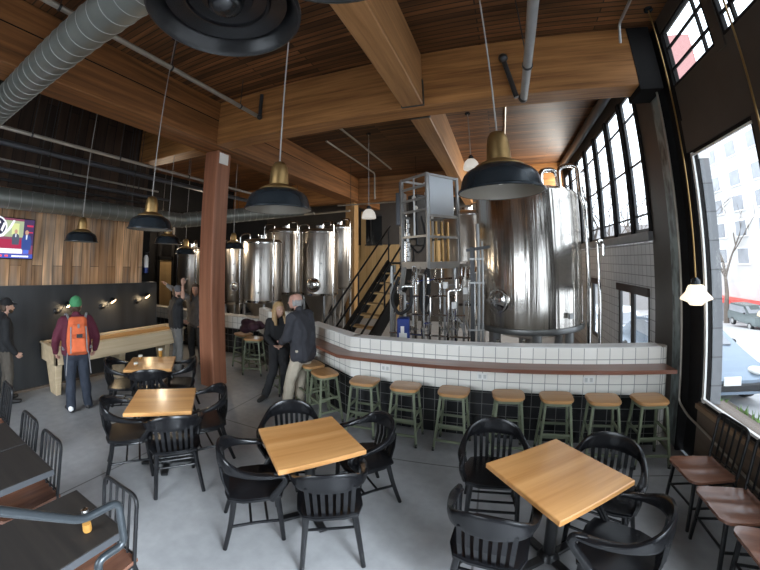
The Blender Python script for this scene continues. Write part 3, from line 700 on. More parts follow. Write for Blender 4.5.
for k, (f, z) in enumerate(((.25, 3.62), (.3, 3.4), (.7, 3.85), (.75, 3.65))):
    p = PL.lerp(PC, f)+Vector((.1, .15, 0)); B().sphere(p+up*z, .05, u=10, v=6).build('gauge', m_white, tw)
for f in (.15, .35, .55, .75): p = PC.lerp(PR, f)+Vector((-.12, .3, 0)); B().cyl(p+up*2.26, p+up*3.1, .03, n=10).build('copper_pipe', m_brass, tw)
dk = thing('brewing_platform', 'steel brewing platform with grey edge beams under the control tower', 'platform', (0, 0, 0))
poly = [(PC.x, PC.y), (PR.x, PR.y), (-.7, 8.2), (-2.75, 8.75), (-2.72, 8.15), (-2.2, 7.75), (PL.x, PL.y)]
B().prism(poly, 2.2, 2.25).build('deck', m_dsteel, dk)
for p, q in ((PL, PC), (PC, PR), (Vector((-2.2, 7.75, 0)), PL)): B().bar(p+up*2.19, q+up*2.19, .05, .14, up=(0, 0, 1)).build('edge_beam', m_frame, dk)
for (x, y, w) in ((-1.63, 6.74, .10), (-2.2, 7.0, .06), (-.86, 7.2, .08), (-.95, 8.0, .08), (-2.55, 8.3, .08), (-1.33, 6.62, .05)): B().box((x, y, 1.09), (w, w, 2.18), bev=.004).build('leg', m_frame, dk)
for k, (x, y, z, r_, m_) in enumerate(((-2.12, 7.55, 3.5, .03, m_brass), (-2.02, 7.45, 3.3, .04, m_steel2), (-1.95, 7.6, 3.6, .03, m_frame), (-2.25, 7.95, 3.4, .05, m_steel))): B().cyl((x, y, 2.25), (x, y, z), r_, n=12).sphere((x, y, z), r_*1.3, u=10, v=8).build('process_pipe', m_, dk)
b = B()
for x, y in ((-2.2, 7.75), (-2.05, 7.3)): b.cyl((x, y, 2.2), (x, y, 3.25), .02, n=8)
b.cyl((-2.2, 7.75, 3.25), (-1.95, 6.97, 3.25), .02, n=8).cyl((-2.2, 7.75, 2.75), (-1.95, 6.97, 2.75), .018, n=8); b.build('guard_rail', m_frame, dk)
B().box((-2.1, 7.45, 3.45), (.18, .3, .75), bev=.01).box((-2.1, 7.45, 3.95), (.08, .08, .3)).build('switch_cabinet', m_gray, dk)
# stairs up to the platform
st = thing('steel_stairs', 'dark steel stairs with pale treads climbing to the brewing platform', 'stairs', (0, 0, 0))
s0 = Vector((-3.36, 5.98, 0)); sd = Vector((.34, .94, 0)).normalized(); sw = Vector((.70, -.25, 0)).normalized()*.74; rise = .97; run = 2.27
for k in (0, 1):
    p = s0+sw*k; B().bar(p+up*.02, p+sd*run+up*(run*rise), .05, .29, up=(0, 0, 1)).build('stringer', m_bmetal, st)
for k in range(1, 10):
    t_ = k/10*run; p = s0+sd*t_+up*(t_*rise)
    B().bar(p+sw*.04, p+sw*.96, .22, .035, up=(0, 0, 1)).build('tread', m_tan, st)
for k in (0, 1):
    b = B(); p = s0+sw*k
    for h in (.5, .95): b.cyl(p+sd*.1+up*(.1+h), p+sd*run+up*(run*rise+h), .022, n=8)
    for f in (.1, 1.1, 2.2): b.cyl(p+sd*f+up*(f*rise), p+sd*f+up*(f*rise+.97), .02, n=8)
    b.build('handrail', m_bmetal, st)
# pipework below the platform
pw = thing('pipe_manifold', 'tangle of steel pipes and valves under the brewing platform', 'pipework', (0, 0, 0))
rnd = random.Random(11)
for k in range(15):
    f = k/14; x = -1.95+1.55*f; y = 6.15+.25*math.sin(k*1.7)
    z1 = rnd.uniform(1.5, 2.15); j = rnd.choice([-.12, .12, .2])
    B().tube(fillet([(x, y, .02), (x, y, rnd.uniform(.7, 1.3)), (x, y, z1), (x+j, y+.12, z1), (x+j, y+.12, z1+.02), (x+j, y+.3, 2.15)], .04, 4), rnd.uniform(.014, .028), 8).build('pipe', m_steel2 if k % 3 else m_frame, pw)
for k, z in enumerate((.95, 1.3, 1.62, 1.9)):
    y = 6.05+.06*k; B().cyl((-1.95+.1*k, y, z), (-.45-.12*k, y, z+.03*(k-1)), .019, n=8).build('header_pipe', m_steel2, pw)
for k in range(16):
    x = -1.85+1.35*rnd.random(); z = rnd.uniform(.95, 1.95)
    v_ = B().cyl((x, 6.0, z-.05), (x, 6.0, z+.05), .035, n=10).build('valve', m_steel2, pw); B().bar((x, 5.97, z), (x+.12, 5.93, z+.03), .02, .012).build('handle', M('grey_handle', (.2, .2, .21), .4) if k % 4 else m_blue, v_)
for k in range(9):
    x = -1.05+.6*rnd.random(); z = rnd.uniform(.9, 1.3); B().bar((x, 5.95, z), (x+rnd.uniform(-.2, .2), 6.05, z+rnd.uniform(.1, .3)), .018, .018).build('brace', m_frame, pw)
for c in ((-.55, 6.0, 1.75), (-.75, 6.0, 1.5), (-.9, 6.0, 1.85)): B().box(c, (.09, .06, .12), bev=.008).build('sensor_box', m_white, pw)
o = B().tube(bez([(-1.27, 6.3, 2.13), (-1.30, 6.2, 1.75), (-1.19, 6.15, 1.45), (-1.28, 6.15, 1.30), (-1.38, 6.15, 1.5), (-1.36, 6.2, 1.9), (-1.27, 6.3, 2.1), (-1.24, 6.2, 1.7), (-1.30, 6.1, 1.4)], 8), .034, 10).build('coiled_hose', m_rubber); tag(o, 'black coiled hose hanging from the platform edge beside its thick leg', 'hose')
o = B().tube(bez([(-1.72, 5.9, 2.0), (-1.85, 5.9, 1.6), (-1.7, 5.85, 1.35), (-1.5, 5.85, 1.5), (-1.5, 5.88, 1.8)], 8), .03, 10).build('coiled_hose', m_rubber); tag(o, 'black hose loop hanging above the blue cabinet', 'hose')
t = thing('blue_cabinet', 'blue cabinet with white label standing behind the bar below the platform', 'cabinet', (-1.56, 5.62, 0), R(10))
B().box((0, 0, .66), (.2, .22, 1.32), bev=.012).build('body', m_blue, t)
B().box((0, -.113, 1.02), (.13, .004, .11)).box((-.01, -.113, 1.13), (.06, .004, .12)).build('white_label', m_white, t)
# steel post between the manifold and the kettle with its dark box
t = thing('steel_stanchion', 'tall dark steel stanchion between the pipework and the big kettle', 'post', (-.42, 5.9, 0))
B().box((0, 0, 1.25), (.07, .07, 2.5)).build('post', m_dsteel, t)
B().cyl((.17, 0, 0), (.17, 0, 2.6), .02, n=8).build('chain_pipe', m_frame, t); B().cyl((.10, .05, 0), (.10, .05, 2.9), .03, n=8).build('riser', m_frame, t)
B().bar((-.1, 0, 2.45), (.3, 0, 2.5), .05, .05).build('arm', m_dsteel, t)
for z in (1.1, 1.9, 2.3): B().box((.07, -.03, z), (.26, .02, .03)).build('bracket', m_frame, t)

# ================================================================== OVERHEAD DUCTS AND PIPES
def duct(name, label, a, b_, r, step=.17):
    a, b_ = Vector(a), Vector(b_); t = thing(name, label, 'duct', a); L = (b_-a).length; d = (b_-a).normalized()
    B().cyl((0, 0, 0), b_-a, r, n=36).build('tube', m_duct, t)
    b = B(); n = int(L/step); x = d.orthogonal().normalized(); y = d.cross(x)
    for k in range(n):
        c = d*(step*(k+.5)); sk = .05
        b.tube([c+(x*math.cos(q)+y*math.sin(q))*(r+.002)+d*(sk*q/6.283*step/.17) for q in [2*math.pi*j/28 for j in range(28)]], .0035, 4, closed=True)
    b.build('spiral_seam', m_seam, t)
    for k in range(max(2, int(L/2.2))):
        c = d*(L*(k+.5)/max(2, int(L/2.2))); B().cyl(c+up*(r-.01), Vector((c.x, c.y, ZC-a.z)), .008, n=6).build('hanger_rod', m_dsteel, t)
    return t
duct('spiral_duct', 'large galvanized spiral duct crossing the upper left corner near the camera', (-6.8, 1.02, 4.07), (1.9, 0.88, 4.03), .161)
duct('spiral_duct', 'galvanized spiral duct running above the plank wall', (-6.52, -2.8, 3.06), (-6.52, 5.1, 3.14), .16)
duct('spiral_duct', 'short galvanized duct turning off behind the red-brown post', (-6.52, 5.15, 3.16), (-5.2, 8.1, 3.72), .17)
def pipe(name, label, pts, r, mat, hang=(), cat='pipe', n=8, group=None):
    p0 = Vector(pts[0]); local = [Vector(p)-p0 for p in pts]; b = B().tube(fillet(local, .06, 4) if len(pts) > 2 else local, r, n)
    if not hang:
        t = b.build(name, mat); t.location = p0; return tag(t, label, cat, group)
    t = thing(name, label, cat, pts[0], group=group); b.build('pipe', mat, t)
    for q in hang:
        q = Vector(q)-p0; B().cyl(q+up*r*.9, Vector((q.x, q.y, ZC-p0.z)), .007, n=6).lathe([(r*1.02, -.012), (r*1.25, -.012), (r*1.25, .012), (r*1.02, .012)], m=Matrix.Translation(q) @ Matrix.Rotation(R(90), 4, 'X'), n=12, caps=False).build('hanger', m_dsteel, t)
    return t
pipe('sprinkler_pipe', 'pale sprinkler pipe crossing over the red-brown post, ending at the cross beam', [(-3.5, -2.8, 4.6), (-3.5, 4.0, 4.6)], .032, m_pipe, [(-3.5, .9, 4.6), (-3.5, 2.3, 4.6), (-3.5, 3.6, 4.6)])
o = B().cyl((-3.42, 3.985, 4.55), (-3.42, 3.985, 4.95), .03, n=10).sphere((-3.42, 3.98, 4.55), .045).build('sprinkler_drop', m_dsteel); tag(o, 'dark drop fitting on the cross beam at the sprinkler pipe end', 'pipe')
pipe('sprinkler_pipe', 'steel pipe running straight out from overhead to the golden cross beam', [(.44, -2.8, 4.17), (.44, 3.98, 4.17)], .045, m_frame, [(.44, 1.2, 4.17), (.44, 3.2, 4.17)], n=14)
o = B().cyl((.36, 3.97, 4.2), (.26, 3.97, 4.75), .032, n=10).sphere((.26, 3.95, 4.75), .06).sphere((.43, 3.95, 4.17), .055).build('pipe_fitting', m_dsteel); tag(o, 'dark angled pipe fitting fixed to the golden cross beam', 'pipe')
for k, (x, z, r_, m_, lab, h) in enumerate((
    (-5.55, 3.9, .028, m_pipe, 'pale tan pipe, highest of the bundle over the plank wall', (1.5, 2.9, 4.4)),
    (-6.25, 3.88, .05, m_gray, 'thick grey pipe, second highest of the bundle over the plank wall', (2.0, 3.6)),
    (-6.7, 3.72, .02, m_pipe, 'thin pale conduit beside the thick grey pipe over the plank wall', (1.2, 2.6, 4.0)),
    (-6.72, 3.55, .028, m_dsteel, 'dark conduit in the middle of the bundle over the plank wall', (2.2,)),
    (-6.74, 3.42, .022, m_dsteel, 'slim grey conduit just above the plank-wall duct', (2.4, 3.8)),
    (-6.3, 3.50, .025, m_gray, 'grey conduit hung in front of the plank-wall duct', (1.9, 3.5)))):
    pipe('overhead_pipe', lab, [(x, -2.8, z), (x, 7.5 if k < 2 else 4.5, z)], r_, m_, [(x, y, z) for y in h], group='pipe bundle over the plank wall')
pipe('sprinkler_pipe', 'thin pale pipe on the boards beyond the cross beam, nearer the slim joist', [(-2.98, 4.5, 5.025), (-2.98, 9.5, 5.025)], .025, m_pipe)
pipe('sprinkler_pipe', 'thin pale pipe on the boards beyond the cross beam, nearer the old beam', [(-3.62, 6.6, 5.025), (-3.62, 9.8, 5.025), (-3.62, 9.8, 4.2)], .025, m_pipe)
pipe('conduit', 'thin conduit crossing above the small glass pendants near the stairs', [(-4.3, 8.6, 3.85), (-1.6, 8.6, 3.85)], .02, m_pipe, [(-3.9, 8.6, 3.85), (-2.0, 8.6, 3.85)])
pipe('conduit', 'conduit on the ceiling between the cross beam and the kettle', [(.32, 4.45, 5.028), (.32, 9.0, 5.028)], .022, m_pipe)
pipe('overhead_pipe', 'fat dark pipe running along the top of the tall window row', [(2.02, 4.5, 4.9), (2.02, 12.4, 4.9)], .09, m_dsteel, n=16)
pipe('overhead_pipe', 'pale pipe hung over the back tanks', [(-8.5, 8.3, 3.62), (-4.9, 8.3, 3.62)], .03, m_pipe, [(-7.8, 8.3, 3.62), (-5.5, 8.3, 3.62)])
pipe('overhead_pipe', 'pale pipe over the farthest tanks', [(-8.5, 9.9, 3.78), (-4.2, 9.2, 3.78)], .03, m_pipe, [(-7.0, 9.65, 3.78)])
pipe('conduit', 'thin conduit down the dark column, bending low along the knee wall', [(2.10, 4.12, 4.4), (2.10, 4.12, .62), (2.13, 3.95, .52), (2.16, 3.62, .47), (2.165, 2.3, .30)], .013, m_pipe)
pipe('conduit', 'thin conduit on the ceiling corner above the column', [(1.75, 2.2, 5.02), (1.72, 3.85, 5.0), (1.72, 3.95, 4.8)], .018, m_frame)
t = B().box((0, 0, 0), (.012, .22, .2)).build('sign_plate', m_white, None, loc=(-4.572, 4.40, 4.12)); tag(t, 'small pale plate fixed at the top of the red-brown post', 'sign')

# ================================================================== PENDANT LAMPS
def pendant_parts(t, drop, dark=False):
    """origin at the rim; big enamel shade with a brass neck"""
    B().lathe([(.248, 0), (.256, .003), (.255, .012), (.244, .018), (.228, .078), (.218, .102), (.198, .124), (.15, .15), (.10, .168), (.095, .160), (.145, .142), (.192, .116), (.211, .098), (.221, .076), (.238, .014), (.248, .0)], n=48, caps=False).build('shade', [M('black_shade', (.010, .010, .011), .35) if dark else m_shade], t)
    B().lathe([(.2465, .002), (.236, .014), (.219, .076), (.208, .097), (.19, .113), (.14, .138), (.09, .152), (0, .152)], n=40, caps=False).build('shade_lining', M('black_lining', (.012, .012, .013), .35) if dark else m_shadein, t)
    if dark: B().lathe([(.205, .052), (.150, .066), (.146, .058), (.138, .058), (.134, .068), (.09, .074), (.086, .066), (0, .066)], n=48, caps=False).sphere((0, 0, .055), .062, (1, 1, .75)).build('dark_reflector', M('gloss_black', (.010, .010, .011), .22), t)
    B().lathe([(.150, .148), (.148, .158), (.125, .172), (.088, .188), (.074, .196), (.072, .23), (.069, .29), (.060, .34), (.042, .368), (.014, .38), (0, .38)], n=32).build('brass_neck', m_brass, t)
    B().sphere((0, 0, .10), .042, (1, 1, 1.2)).cyl((0, 0, .12), (0, 0, .17), .022, n=12).build('bulb', m_bmetal if dark else M('dim_bulb', (.75, .68, .55), .3), t)
    B().cyl((0, 0, .37), (0, 0, drop-.02), .006, n=6).build('cord', m_cord, t)
    B().lathe([(.05, drop-.03), (.05, drop)], n=16).build('canopy', m_shade, t)
GP = 'dark enamel pendant lamps'
for lab, (x, y, z), sc in (
    ('big dark pendant hanging in front of the large kettle', (.04, 2.03, 2.68), 1),
    ('dark blue pendant with brass neck hanging right of the red-brown post', (-1.54, 2.07, 2.67), 1),
    ('dark pendant with brass neck, lower left of the old beam, left of the post', (-3.5, 2.28, 2.60), 1),
    ('dark pendant hanging before the plank wall right of the television', (-5.66, 2.44, 2.49), 1),
    ('dark pendant half hidden behind the brass-necked one left of the post', (-5.62, 4.06, 2.55), 1),
    ('smallest dark pendant just left of the red-brown post', (-7.0, 5.6, 2.39), .93),
    ('small dark pendant peeking out right of the red-brown post', (-5.75, 6.0, 2.54), 1),
    ('huge dark pendant seen from straight below at the top of the picture', (-.76, .65, 3.08), 1),
    ('dark pendant of which only the rim shows at the top edge above the slim joist', (-.30, .52, 3.06), .8)):
    t = thing('pendant_lamp', lab, 'lamp', (x, y, z), group=GP); pendant_parts(t, ZC-z, y < 1)
m_rib = emit('ribbed_glass', (0.75, 0.70, 0.62), 0.55)
def glass_pendant(lab, x, y, z, rod=m_brass, sc=1.0, milk=True):
    t = thing('glass_pendant', lab, 'lamp', (x, y, z), group='small glass pendants')
    prof = [(.155, .03), (.15, .045), (.10, .10), (.085, .14), (.07, .165), (.035, .175)] if milk else [(.145, 0), (.15, .01), (.145, .07), (.12, .14), (.075, .19), (.03, .205)]
    if milk: prof = [(.0, -.035), (.06, -.03), (.085, .0), (.155, .03)] + prof[1:]
    B().lathe(prof, n=32, caps=not milk).build('glass_shade', m_milk if milk else m_rib, t)
    q = 0 if milk else .04
    B().lathe([(.045, .16+q), (.045, .21+q), (.02, .24+q), (0, .24+q)], n=16).build('fitter', m_shade, t)
    B().cyl((0, 0, .23), (0, 0, ZC-z-.02), .008, n=8).build('rod', rod, t)
    B().lathe([(.05, ZC-z-.03), (.05, ZC-z)], n=16).build('canopy', m_shade, t)
    return t
glass_pendant('white glass bell lamp on a long brass rod beside the big window', 2.02, 3.66, 1.80)
glass_pendant('second brass-rod lamp at the far right edge, its rod crossing the upper window', 2.02, 2.52, 1.80)
glass_pendant('small ribbed glass lamp hanging before the dark window by the pale post', -2.57, 6.6, 3.17, m_cord, milk=False)
glass_pendant('small glass lamp tucked behind the big pendant, under the slim joist', -.39, 6.2, 3.93, m_cord, milk=False)

for x, y, z, lab in ((-7.15, 6.7, 2.85, 'small glowing globe lamp just right of the red-brown post'), (-8.9, 6.2, 3.3, 'added globe lamp over the back bar left of the post, brightening the tanks')):  # second globe is added to brighten the tank zone
    t = thing('globe_lamp', lab, 'lamp', (x, y, z), group='globe lamps by the tanks')
    B().sphere((0, 0, 0), .05).build('globe', m_bulb, t); B().cyl((0, 0, .045), (0, 0, .1), .025, n=12).build('socket', m_shade, t); B().cyl((0, 0, .09), (0, 0, ZC-z), .006, n=6).build('cord', m_cord, t)
    light('POINT', 'globe_light', (x, y, z-.1), energy=45, col=(1, .82, .6), shadow_soft_size=.08)

# ================================================================== TABLES
def table(label, x, y, rz, s, h=.75):
    t = thing('square_table', label, 'table', (x, y, 0), rz, 'square honey wood tables')
    B().box((0, 0, h-.021), (s, s, .042), bev=.006).build('tabletop', m_table, t)
    B().cyl((0, 0, .03), (0, 0, h-.05), .045, n=20).build('column', m_bmetal, t)
    B().box((0, 0, h-.05), (s*.55, .06, .016)).box((0, 0, h-.05), (.06, s*.55, .016)).build('top_bracket', m_bmetal, t)
    B().bar((-.28, 0, .022), (.28, 0, .022), .07, .028, .006).bar((0, -.28, .022), (0, .28, .022), .07, .028, .006).lathe([(.085, .02), (.07, .05), (.05, .07)], n=20).build('cross_base', m_bmetal, t)
    return t
T1, T2, T3, T4 = (.47, 2.47), (-1.49, 2.41), (-3.28, 2.28), (-4.58, 3.02)
table('honey wood square table nearest the camera, right of centre', *T1, R(39), .74)
table('honey wood square table in the middle of the floor, between two empty armchair pairs', *T2, R(50), .725)
table('honey wood square table in front of the red-brown post, nothing on it', *T3, R(45), .68)
table('small honey wood table with beer glasses near the shuffleboard', *T4, R(47), .66)
def black_table(label, x0, x1, y0, y1):
    w, d = x1-x0, y1-y0
    t = thing('black_table', label, 'table', ((x0+x1)/2, (y0+y1)/2, 0), 0, 'black tables by the handrail')
    B().box((0, 0, .735), (w-.004, d-.004, .03), bev=.003).build('tabletop', m_btable, t)
    b = B()
    for s in (-1, 1): b.box((s*(w/2-.005), 0, .726), (.012, d, .042)).box((0, s*(d/2-.005), .726), (w, .012, .042))
    b.build('metal_edge', m_gray, t)
    B().box((0, 0, .37), (.07, .07, .68)).build('column', m_bmetal, t)
    B().bar((-.24, 0, .02), (.24, 0, .02), .07, .03).bar((0, -.26, .02), (0, .26, .02), .07, .03).build('cross_base', m_bmetal, t)
black_table('black table with grey metal edge, second from the handrail bend, at the left edge', -3.32, -2.77, .28, .94)
black_table('black table at the far left edge, pushed end to end with its twin', -3.88, -3.33, .28, .94)
black_table('black table nearest the handrail, shaker standing on it', -2.41, -1.83, .24, .94)
# salt shaker and candle jar on the black table
t = thing('shaker', 'small glass shaker with amber contents and steel cap on the near black table', 'shaker', (-1.98, .80, .7505))
B().lathe([(0, 0), (.022, 0), (.027, .01), (.023, .09), (.018, .105)], n=20, caps=False).build('glass_body', m_clear, t)
B().lathe([(0, .002), (.021, .002), (.024, .012), (.0225, .05), (0, .05)], n=20).build('amber_contents', M('amber_grains', (.45, .22, .05), .5, 0, .4, 60), t)
B().lathe([(.019, .103), (.022, .11), (.019, .138), (.008, .146), (0, .146)], n=20).build('steel_cap', m_steel2, t)

# ================================================================== ARMCHAIRS
def armchair():
    t = thing('wooden_armchair', '', 'chair', group='black wooden armchairs')
    seat = [(-.20, -.21), (-.10, -.235), (.10, -.235), (.20, -.21), (.245, -.10), (.25, .06), (.235, .20), (.12, .235), (-.12, .235), (-.235, .20), (-.25, .06), (-.245, -.10)]
    b = B().prism(seat, .415, .452, bev=.010); b.build('seat', m_black, t)
    # bow: arms and crest in one sweep
    half = [((.262, .20, .650), (.034, .015)), ((.276, .11, .660), (.034, .017)), ((.272, .01, .670), (.028, .019)), ((.252, -.10, .692), (.022, .030)), ((.205, -.195, .726), (.018, .055)), ((.11, -.25, .748), (.016, .074)), ((0, -.268, .754), (.016, .078))]
    pts = [h[0] for h in half] + [(-x, y, z) for (x, y, z), _ in half[-2::-1]]; hv = [h[1] for h in half] + [h[1] for h in half[-2::-1]]
    pp = bez(pts, 5); hh = []
    for i in range(len(hv)-1):
        for k in range(5):
            f = k/5; hh.append((hv[i][0]*(1-f)+hv[i+1][0]*f, hv[i][1]*(1-f)+hv[i+1][1]*f))
    hh.append(hv[-1]); B().ribbon(pp, hh).build('arm_bow', m_black, t)
    for s in (-1, 1):
        B().tube(bez([(s*.264, .15, .655), (s*.268, .215, .645), (s*.268, .238, .60), (s*.262, .20, .54), (s*.250, .15, .475), (s*.240, .12, .425)], 5), .024, 10, flat=1.2).build('arm_support', m_black, t)
    b = B()
    for k in range(7):
        x = -.165+.055*k; cy = -.272+.9*x*x
        b.bar((x*.93, -.205+.3*x*x, .44), (x*.96, cy+.014, .58), .028, .013, w2=.030, up=(0, 1, 0)).bar((x*.96, cy+.014, .575), (x, cy+.004, .71), .030, .013, up=(0, 1, 0))
    b.build('back_slats', m_black, t)
    for sx, sy in ((-1, 1), (1, 1), (-1, -1), (1, -1)):
        if sy > 0: p = [(sx*.19, .17, .42), (sx*.205, .185, .2), (sx*.215, .195, 0)]
        else: p = [(sx*.175, -.165, .42), (sx*.20, -.205, .22), (sx*.225, -.27, 0)]
        B().tube(bez(p, 4), [.024, .024, .023, .022, .021, .02, .019, .018, .018], 8).build('leg', m_black, t)
    b = B().tube([(-.20, .185, .17), (.20, .185, .17)], .012, 8)
    b.tube(bez([(-.205, .18, .19), (-.19, .0, .19), (-.202, -.21, .19)], 4), .012, 8).tube(bez([(.205, .18, .19), (.19, .0, .19), (.202, -.21, .19)], 4), .012, 8)
    b.tube([(-.2, -.05, .19), (.2, -.05, .19)], .011, 8).tube([(-.2, .08, .19), (.2, .08, .19)], .011, 8)
    b.build('stretcher', m_black, t)
    return t
ac = armchair(); used = False
for cx, cy, (tx, ty), lab in (
    (-.01, 3.16, (0.08, -1), 'black armchair at the nearest table, on the bar side, its back slats toward the kettle'),
    (1.0, 2.95, (-.45, -.9), 'black armchair at the nearest table, on its far right corner by the end stools'),
    (0.0, 1.83, (0.1, 1), 'black armchair at the nearest table, cut by the bottom edge, left of its pedestal'),
    (1.06, 2.01, (-0.9, 0.42), 'black armchair at the nearest table, lower right, curved back toward the walnut chairs'),
    (-2.01, 2.92, (0.5, -0.86), 'black armchair behind the middle table, its shining crest below the grey-haired man'),
    (-.98, 3.0, (-0.68, -0.73), 'black armchair on the right of the middle table, back toward the bar stools'),
    (-1.04, 1.93, (-0.5, 0.87), 'black armchair in front of the middle table, back toward the camera'),
    (-2.01, 1.88, (0.74, 0.67), 'black armchair left of the middle table, turned toward it with open arm'),
    (-3.62, 1.76, (0.55, 0.84), 'black armchair left of the table before the post, light on its seat'),
    (-2.71, 1.98, (-0.8, 0.6), 'black armchair in front of the table before the post, slatted back to the camera'),
    (-2.93, 2.88, (-0.5, -0.86), 'black armchair right of the table before the post, beside the post foot'),
    (-5.02, 2.55, (0.66, 0.75), 'black armchair left of the table with the beer glasses'),
    (-4.12, 2.66, (-0.8, 0.6), 'black armchair between the beer glass table and the empty table before the post'),
    (-4.12, 3.47, (-0.72, -0.7), 'black armchair right of the beer glass table, close to the post')):
    f = Vector((tx, ty)).normalized(); d = .258
    place(ac, used, (cx+f.x*d, cy+f.y*d, 0), face_dir(f.x, f.y), lab); used = True

# ================================================================== SCHOOL CHAIRS
def school_chair(kind):
    t = thing('metal_chair', '', 'chair', group='black metal chairs with walnut seats')
    seat = [(-.175, -.185), (.175, -.185), (.205, .10), (.20, .20), (.15, .215), (-.15, .215), (-.20, .20), (-.205, .10)]
    b = B(); bm = b.bm
    N = 14; top = []; 
    def inside_w(y): return .178+(.205-.178)*min(1, max(0, (y+.19)/.3))-(.05*max(0, (y-.16)/.055)**2)
    for j in range(N+1):
        y = -.19+.405*j/N; w = inside_w(y); row = []
        for i in range(N+1):
            u = -1+2*i/N; x = u*w
            z = .455-.012*(1-u*u)*(1-max(0, y/.215)**2)-.008*math.exp(-((abs(u)-.42)/.25)**2)*max(0, 1-abs(y-.02)/.2)+.006*math.exp(-(u/.15)**2)*max(0, (y+.05)/.25)
            row.append(bm.verts.new((x, y, z)))
        top.append(row)
    bot = [[bm.verts.new((v.co.x, v.co.y, .432)) for v in r] for r in top]
    for j in range(N):
        for i in range(N):
            bm.faces.new((top[j][i], top[j][i+1], top[j+1][i+1], top[j+1][i])); bm.faces.new((bot[j][i], bot[j+1][i], bot[j+1][i+1], bot[j][i+1]))
    for i in range(N):
        bm.faces.new((top[0][i], bot[0][i], bot[0][i+1], top[0][i+1])); bm.faces.new((top[N][i], top[N][i+1], bot[N][i+1], bot[N][i]))
        bm.faces.new((top[i][0], top[i+1][0], bot[i+1][0], bot[i][0])); bm.faces.new((top[i][N], bot[i][N], bot[i+1][N], top[i+1][N]))
    b.build('seat', m_seatw, t, smooth=50)
    hoop = fillet([(-.175, -.165, .43), (-.185, -.24, .86), (.185, -.24, .86), (.175, -.165, .43)], .07, 6)
    B().tube(hoop, .0125, 10).build('back_hoop', m_bmetal, t)
    b = B()
    for k in range(4): x = -.108+.072*k; b.tube([(x*.95, -.172, .47), (x, -.24, .85)], .0088, 8)
    b.tube([(-.178, -.175, .49), (.178, -.175, .49)], .008, 8)
    if kind: b.box((0, -.237, .825), (.31, .014, .04))
    b.build('back_bars', m_bmetal, t)
    for sx, sy in ((-1, 1), (1, 1), (-1, -1), (1, -1)):
        B().bar((sx*.155, .165 if sy > 0 else -.165, .435), (sx*.185, .195 if sy > 0 else -.235, 0), .026, .026, .004, w2=.022, h2=.022).build('leg', m_bmetal, t)
    b = B().box((0, .165, .42), (.33, .02, .03)).box((0, -.165, .42), (.33, .02, .03)).box((.16, 0, .42), (.02, .33, .03)).box((-.16, 0, .42), (.02, .33, .03)); b.build('seat_frame', m_bmetal, t)
    B().bar((-.17, .18, .22), (.17, .18, .22), .014, .014).bar((-.17, .18, .2), (-.17, -.2, .2), .014, .014).bar((.17, .18, .2), (.17, -.2, .2), .014, .014).build('stretcher', m_bmetal, t)
    return t
sc = school_chair(0); used = False
for x, y, rz, lab in ((-2.07, .83, R(180), 'black tube-back chair tucked behind the black table nearest the handrail'),
                      (-3.08, .82, R(180), 'black tube-back chair with dark walnut seat at the second black table'),
                      (-3.60, .83, R(180), 'black tube-back chair at the seam of the two far-left black tables'),
                      (-4.62, .93, R(178), 'black tube-back chair cut by the left edge below the man in the black cap')):
    place(sc, used, (x, y, 0), rz, lab, 'tube-back chairs at the black tables'); used = True
sr = school_chair(1); used = False
for x, y, rz, lab in ((1.82, 3.06, R(94), 'walnut-seat metal chair against the knee wall, farthest from the camera'),
                      (1.82, 2.60, R(90), 'walnut-seat metal chair, middle one of the row under the window'),
                      (1.83, 2.16, R(86), 'walnut-seat metal chair in the lower right corner, nearest of the window row')):
    place(sr, used, (x, y, 0), rz, lab, 'walnut-seat chairs under the window'); used = True

# ================================================================== STOOLS
def stool():
    t = thing('bar_stool', '', 'stool', group='green metal bar stools')
    P = []
    for k in range(40):
        a = 2*math.pi*k/40; c, s_ = math.cos(a), math.sin(a); e = .5
        P.append((.185*math.copysign(abs(c)**e, c)*(1-.10*s_), .165*math.copysign(abs(s_)**e, s_)))
    B().prism(P, .695, .73, bev=.010).build('seat', m_stoolw, t)
    B().prism([(x*.9, y*.9) for x, y in P], .662, .694).build('seat_frame', m_green, t)
    for sx, sy in ((-1, 1), (1, 1), (-1, -1), (1, -1)):
        l = B().bar((sx*.135, sy*.118, .67), (sx*.19, sy*.18, .02), .028, .028, .003).build('leg', m_green, t)
        B().cyl((sx*.191, sy*.181, 0), (sx*.1895, sy*.1785, .05), .017, n=8).build('rubber_foot', m_rubber, l)
    for z in (.33, .14):
        f = (.67-z)/.65; x = .135+.055*f; y = .118+.062*f
        z2 = z+.06
        B().bar((-x, -y, z), (x, -y, z), .02, .026).bar((-x, y, z), (x, y, z), .02, .026).bar((-x, -y, z2), (-x, y, z2), .02, .026).bar((x, -y, z2), (x, y, z2), .02, .026).build('footrest', m_green, t)
    return t
so = stool(); used = False
sp = [(-1.66, 4.08, 2), (-1.10, 4.06, 0), (-.50, 4.05, -3), (.14, 4.04, 4), (.68, 4.02, 0), (1.19, 3.98, -2), (1.70, 3.97, 3)]
names = ['first along the front bar, next to its corner', 'second along the front bar from its corner', 'third along the front bar, below the thick platform leg', 'fourth along the front bar, in the middle of the seven', 'fifth along the front bar, before the big kettle', 'next to last along the front bar', 'last one at the bar end beside the dark column']
for (x, y, a), lab in zip(sp, names):
    place(so, used, (x, y, 0), R(180+a), 'green stool with wood seat, '+lab, 'stools along the front bar'); used = True
for (x, y), lab in (((-2.30, 4.17), 'green stool with wood seat on the angled bar, nearest the corner'), ((-2.66, 4.43), 'green stool with wood seat on the angled bar, next to the grey-haired man\'s legs'), ((-3.02, 4.70), 'green stool mostly hidden behind the grey-haired man')):
    place(so, True, (x, y, 0), R(180-34), lab, 'stools along the angled bar')
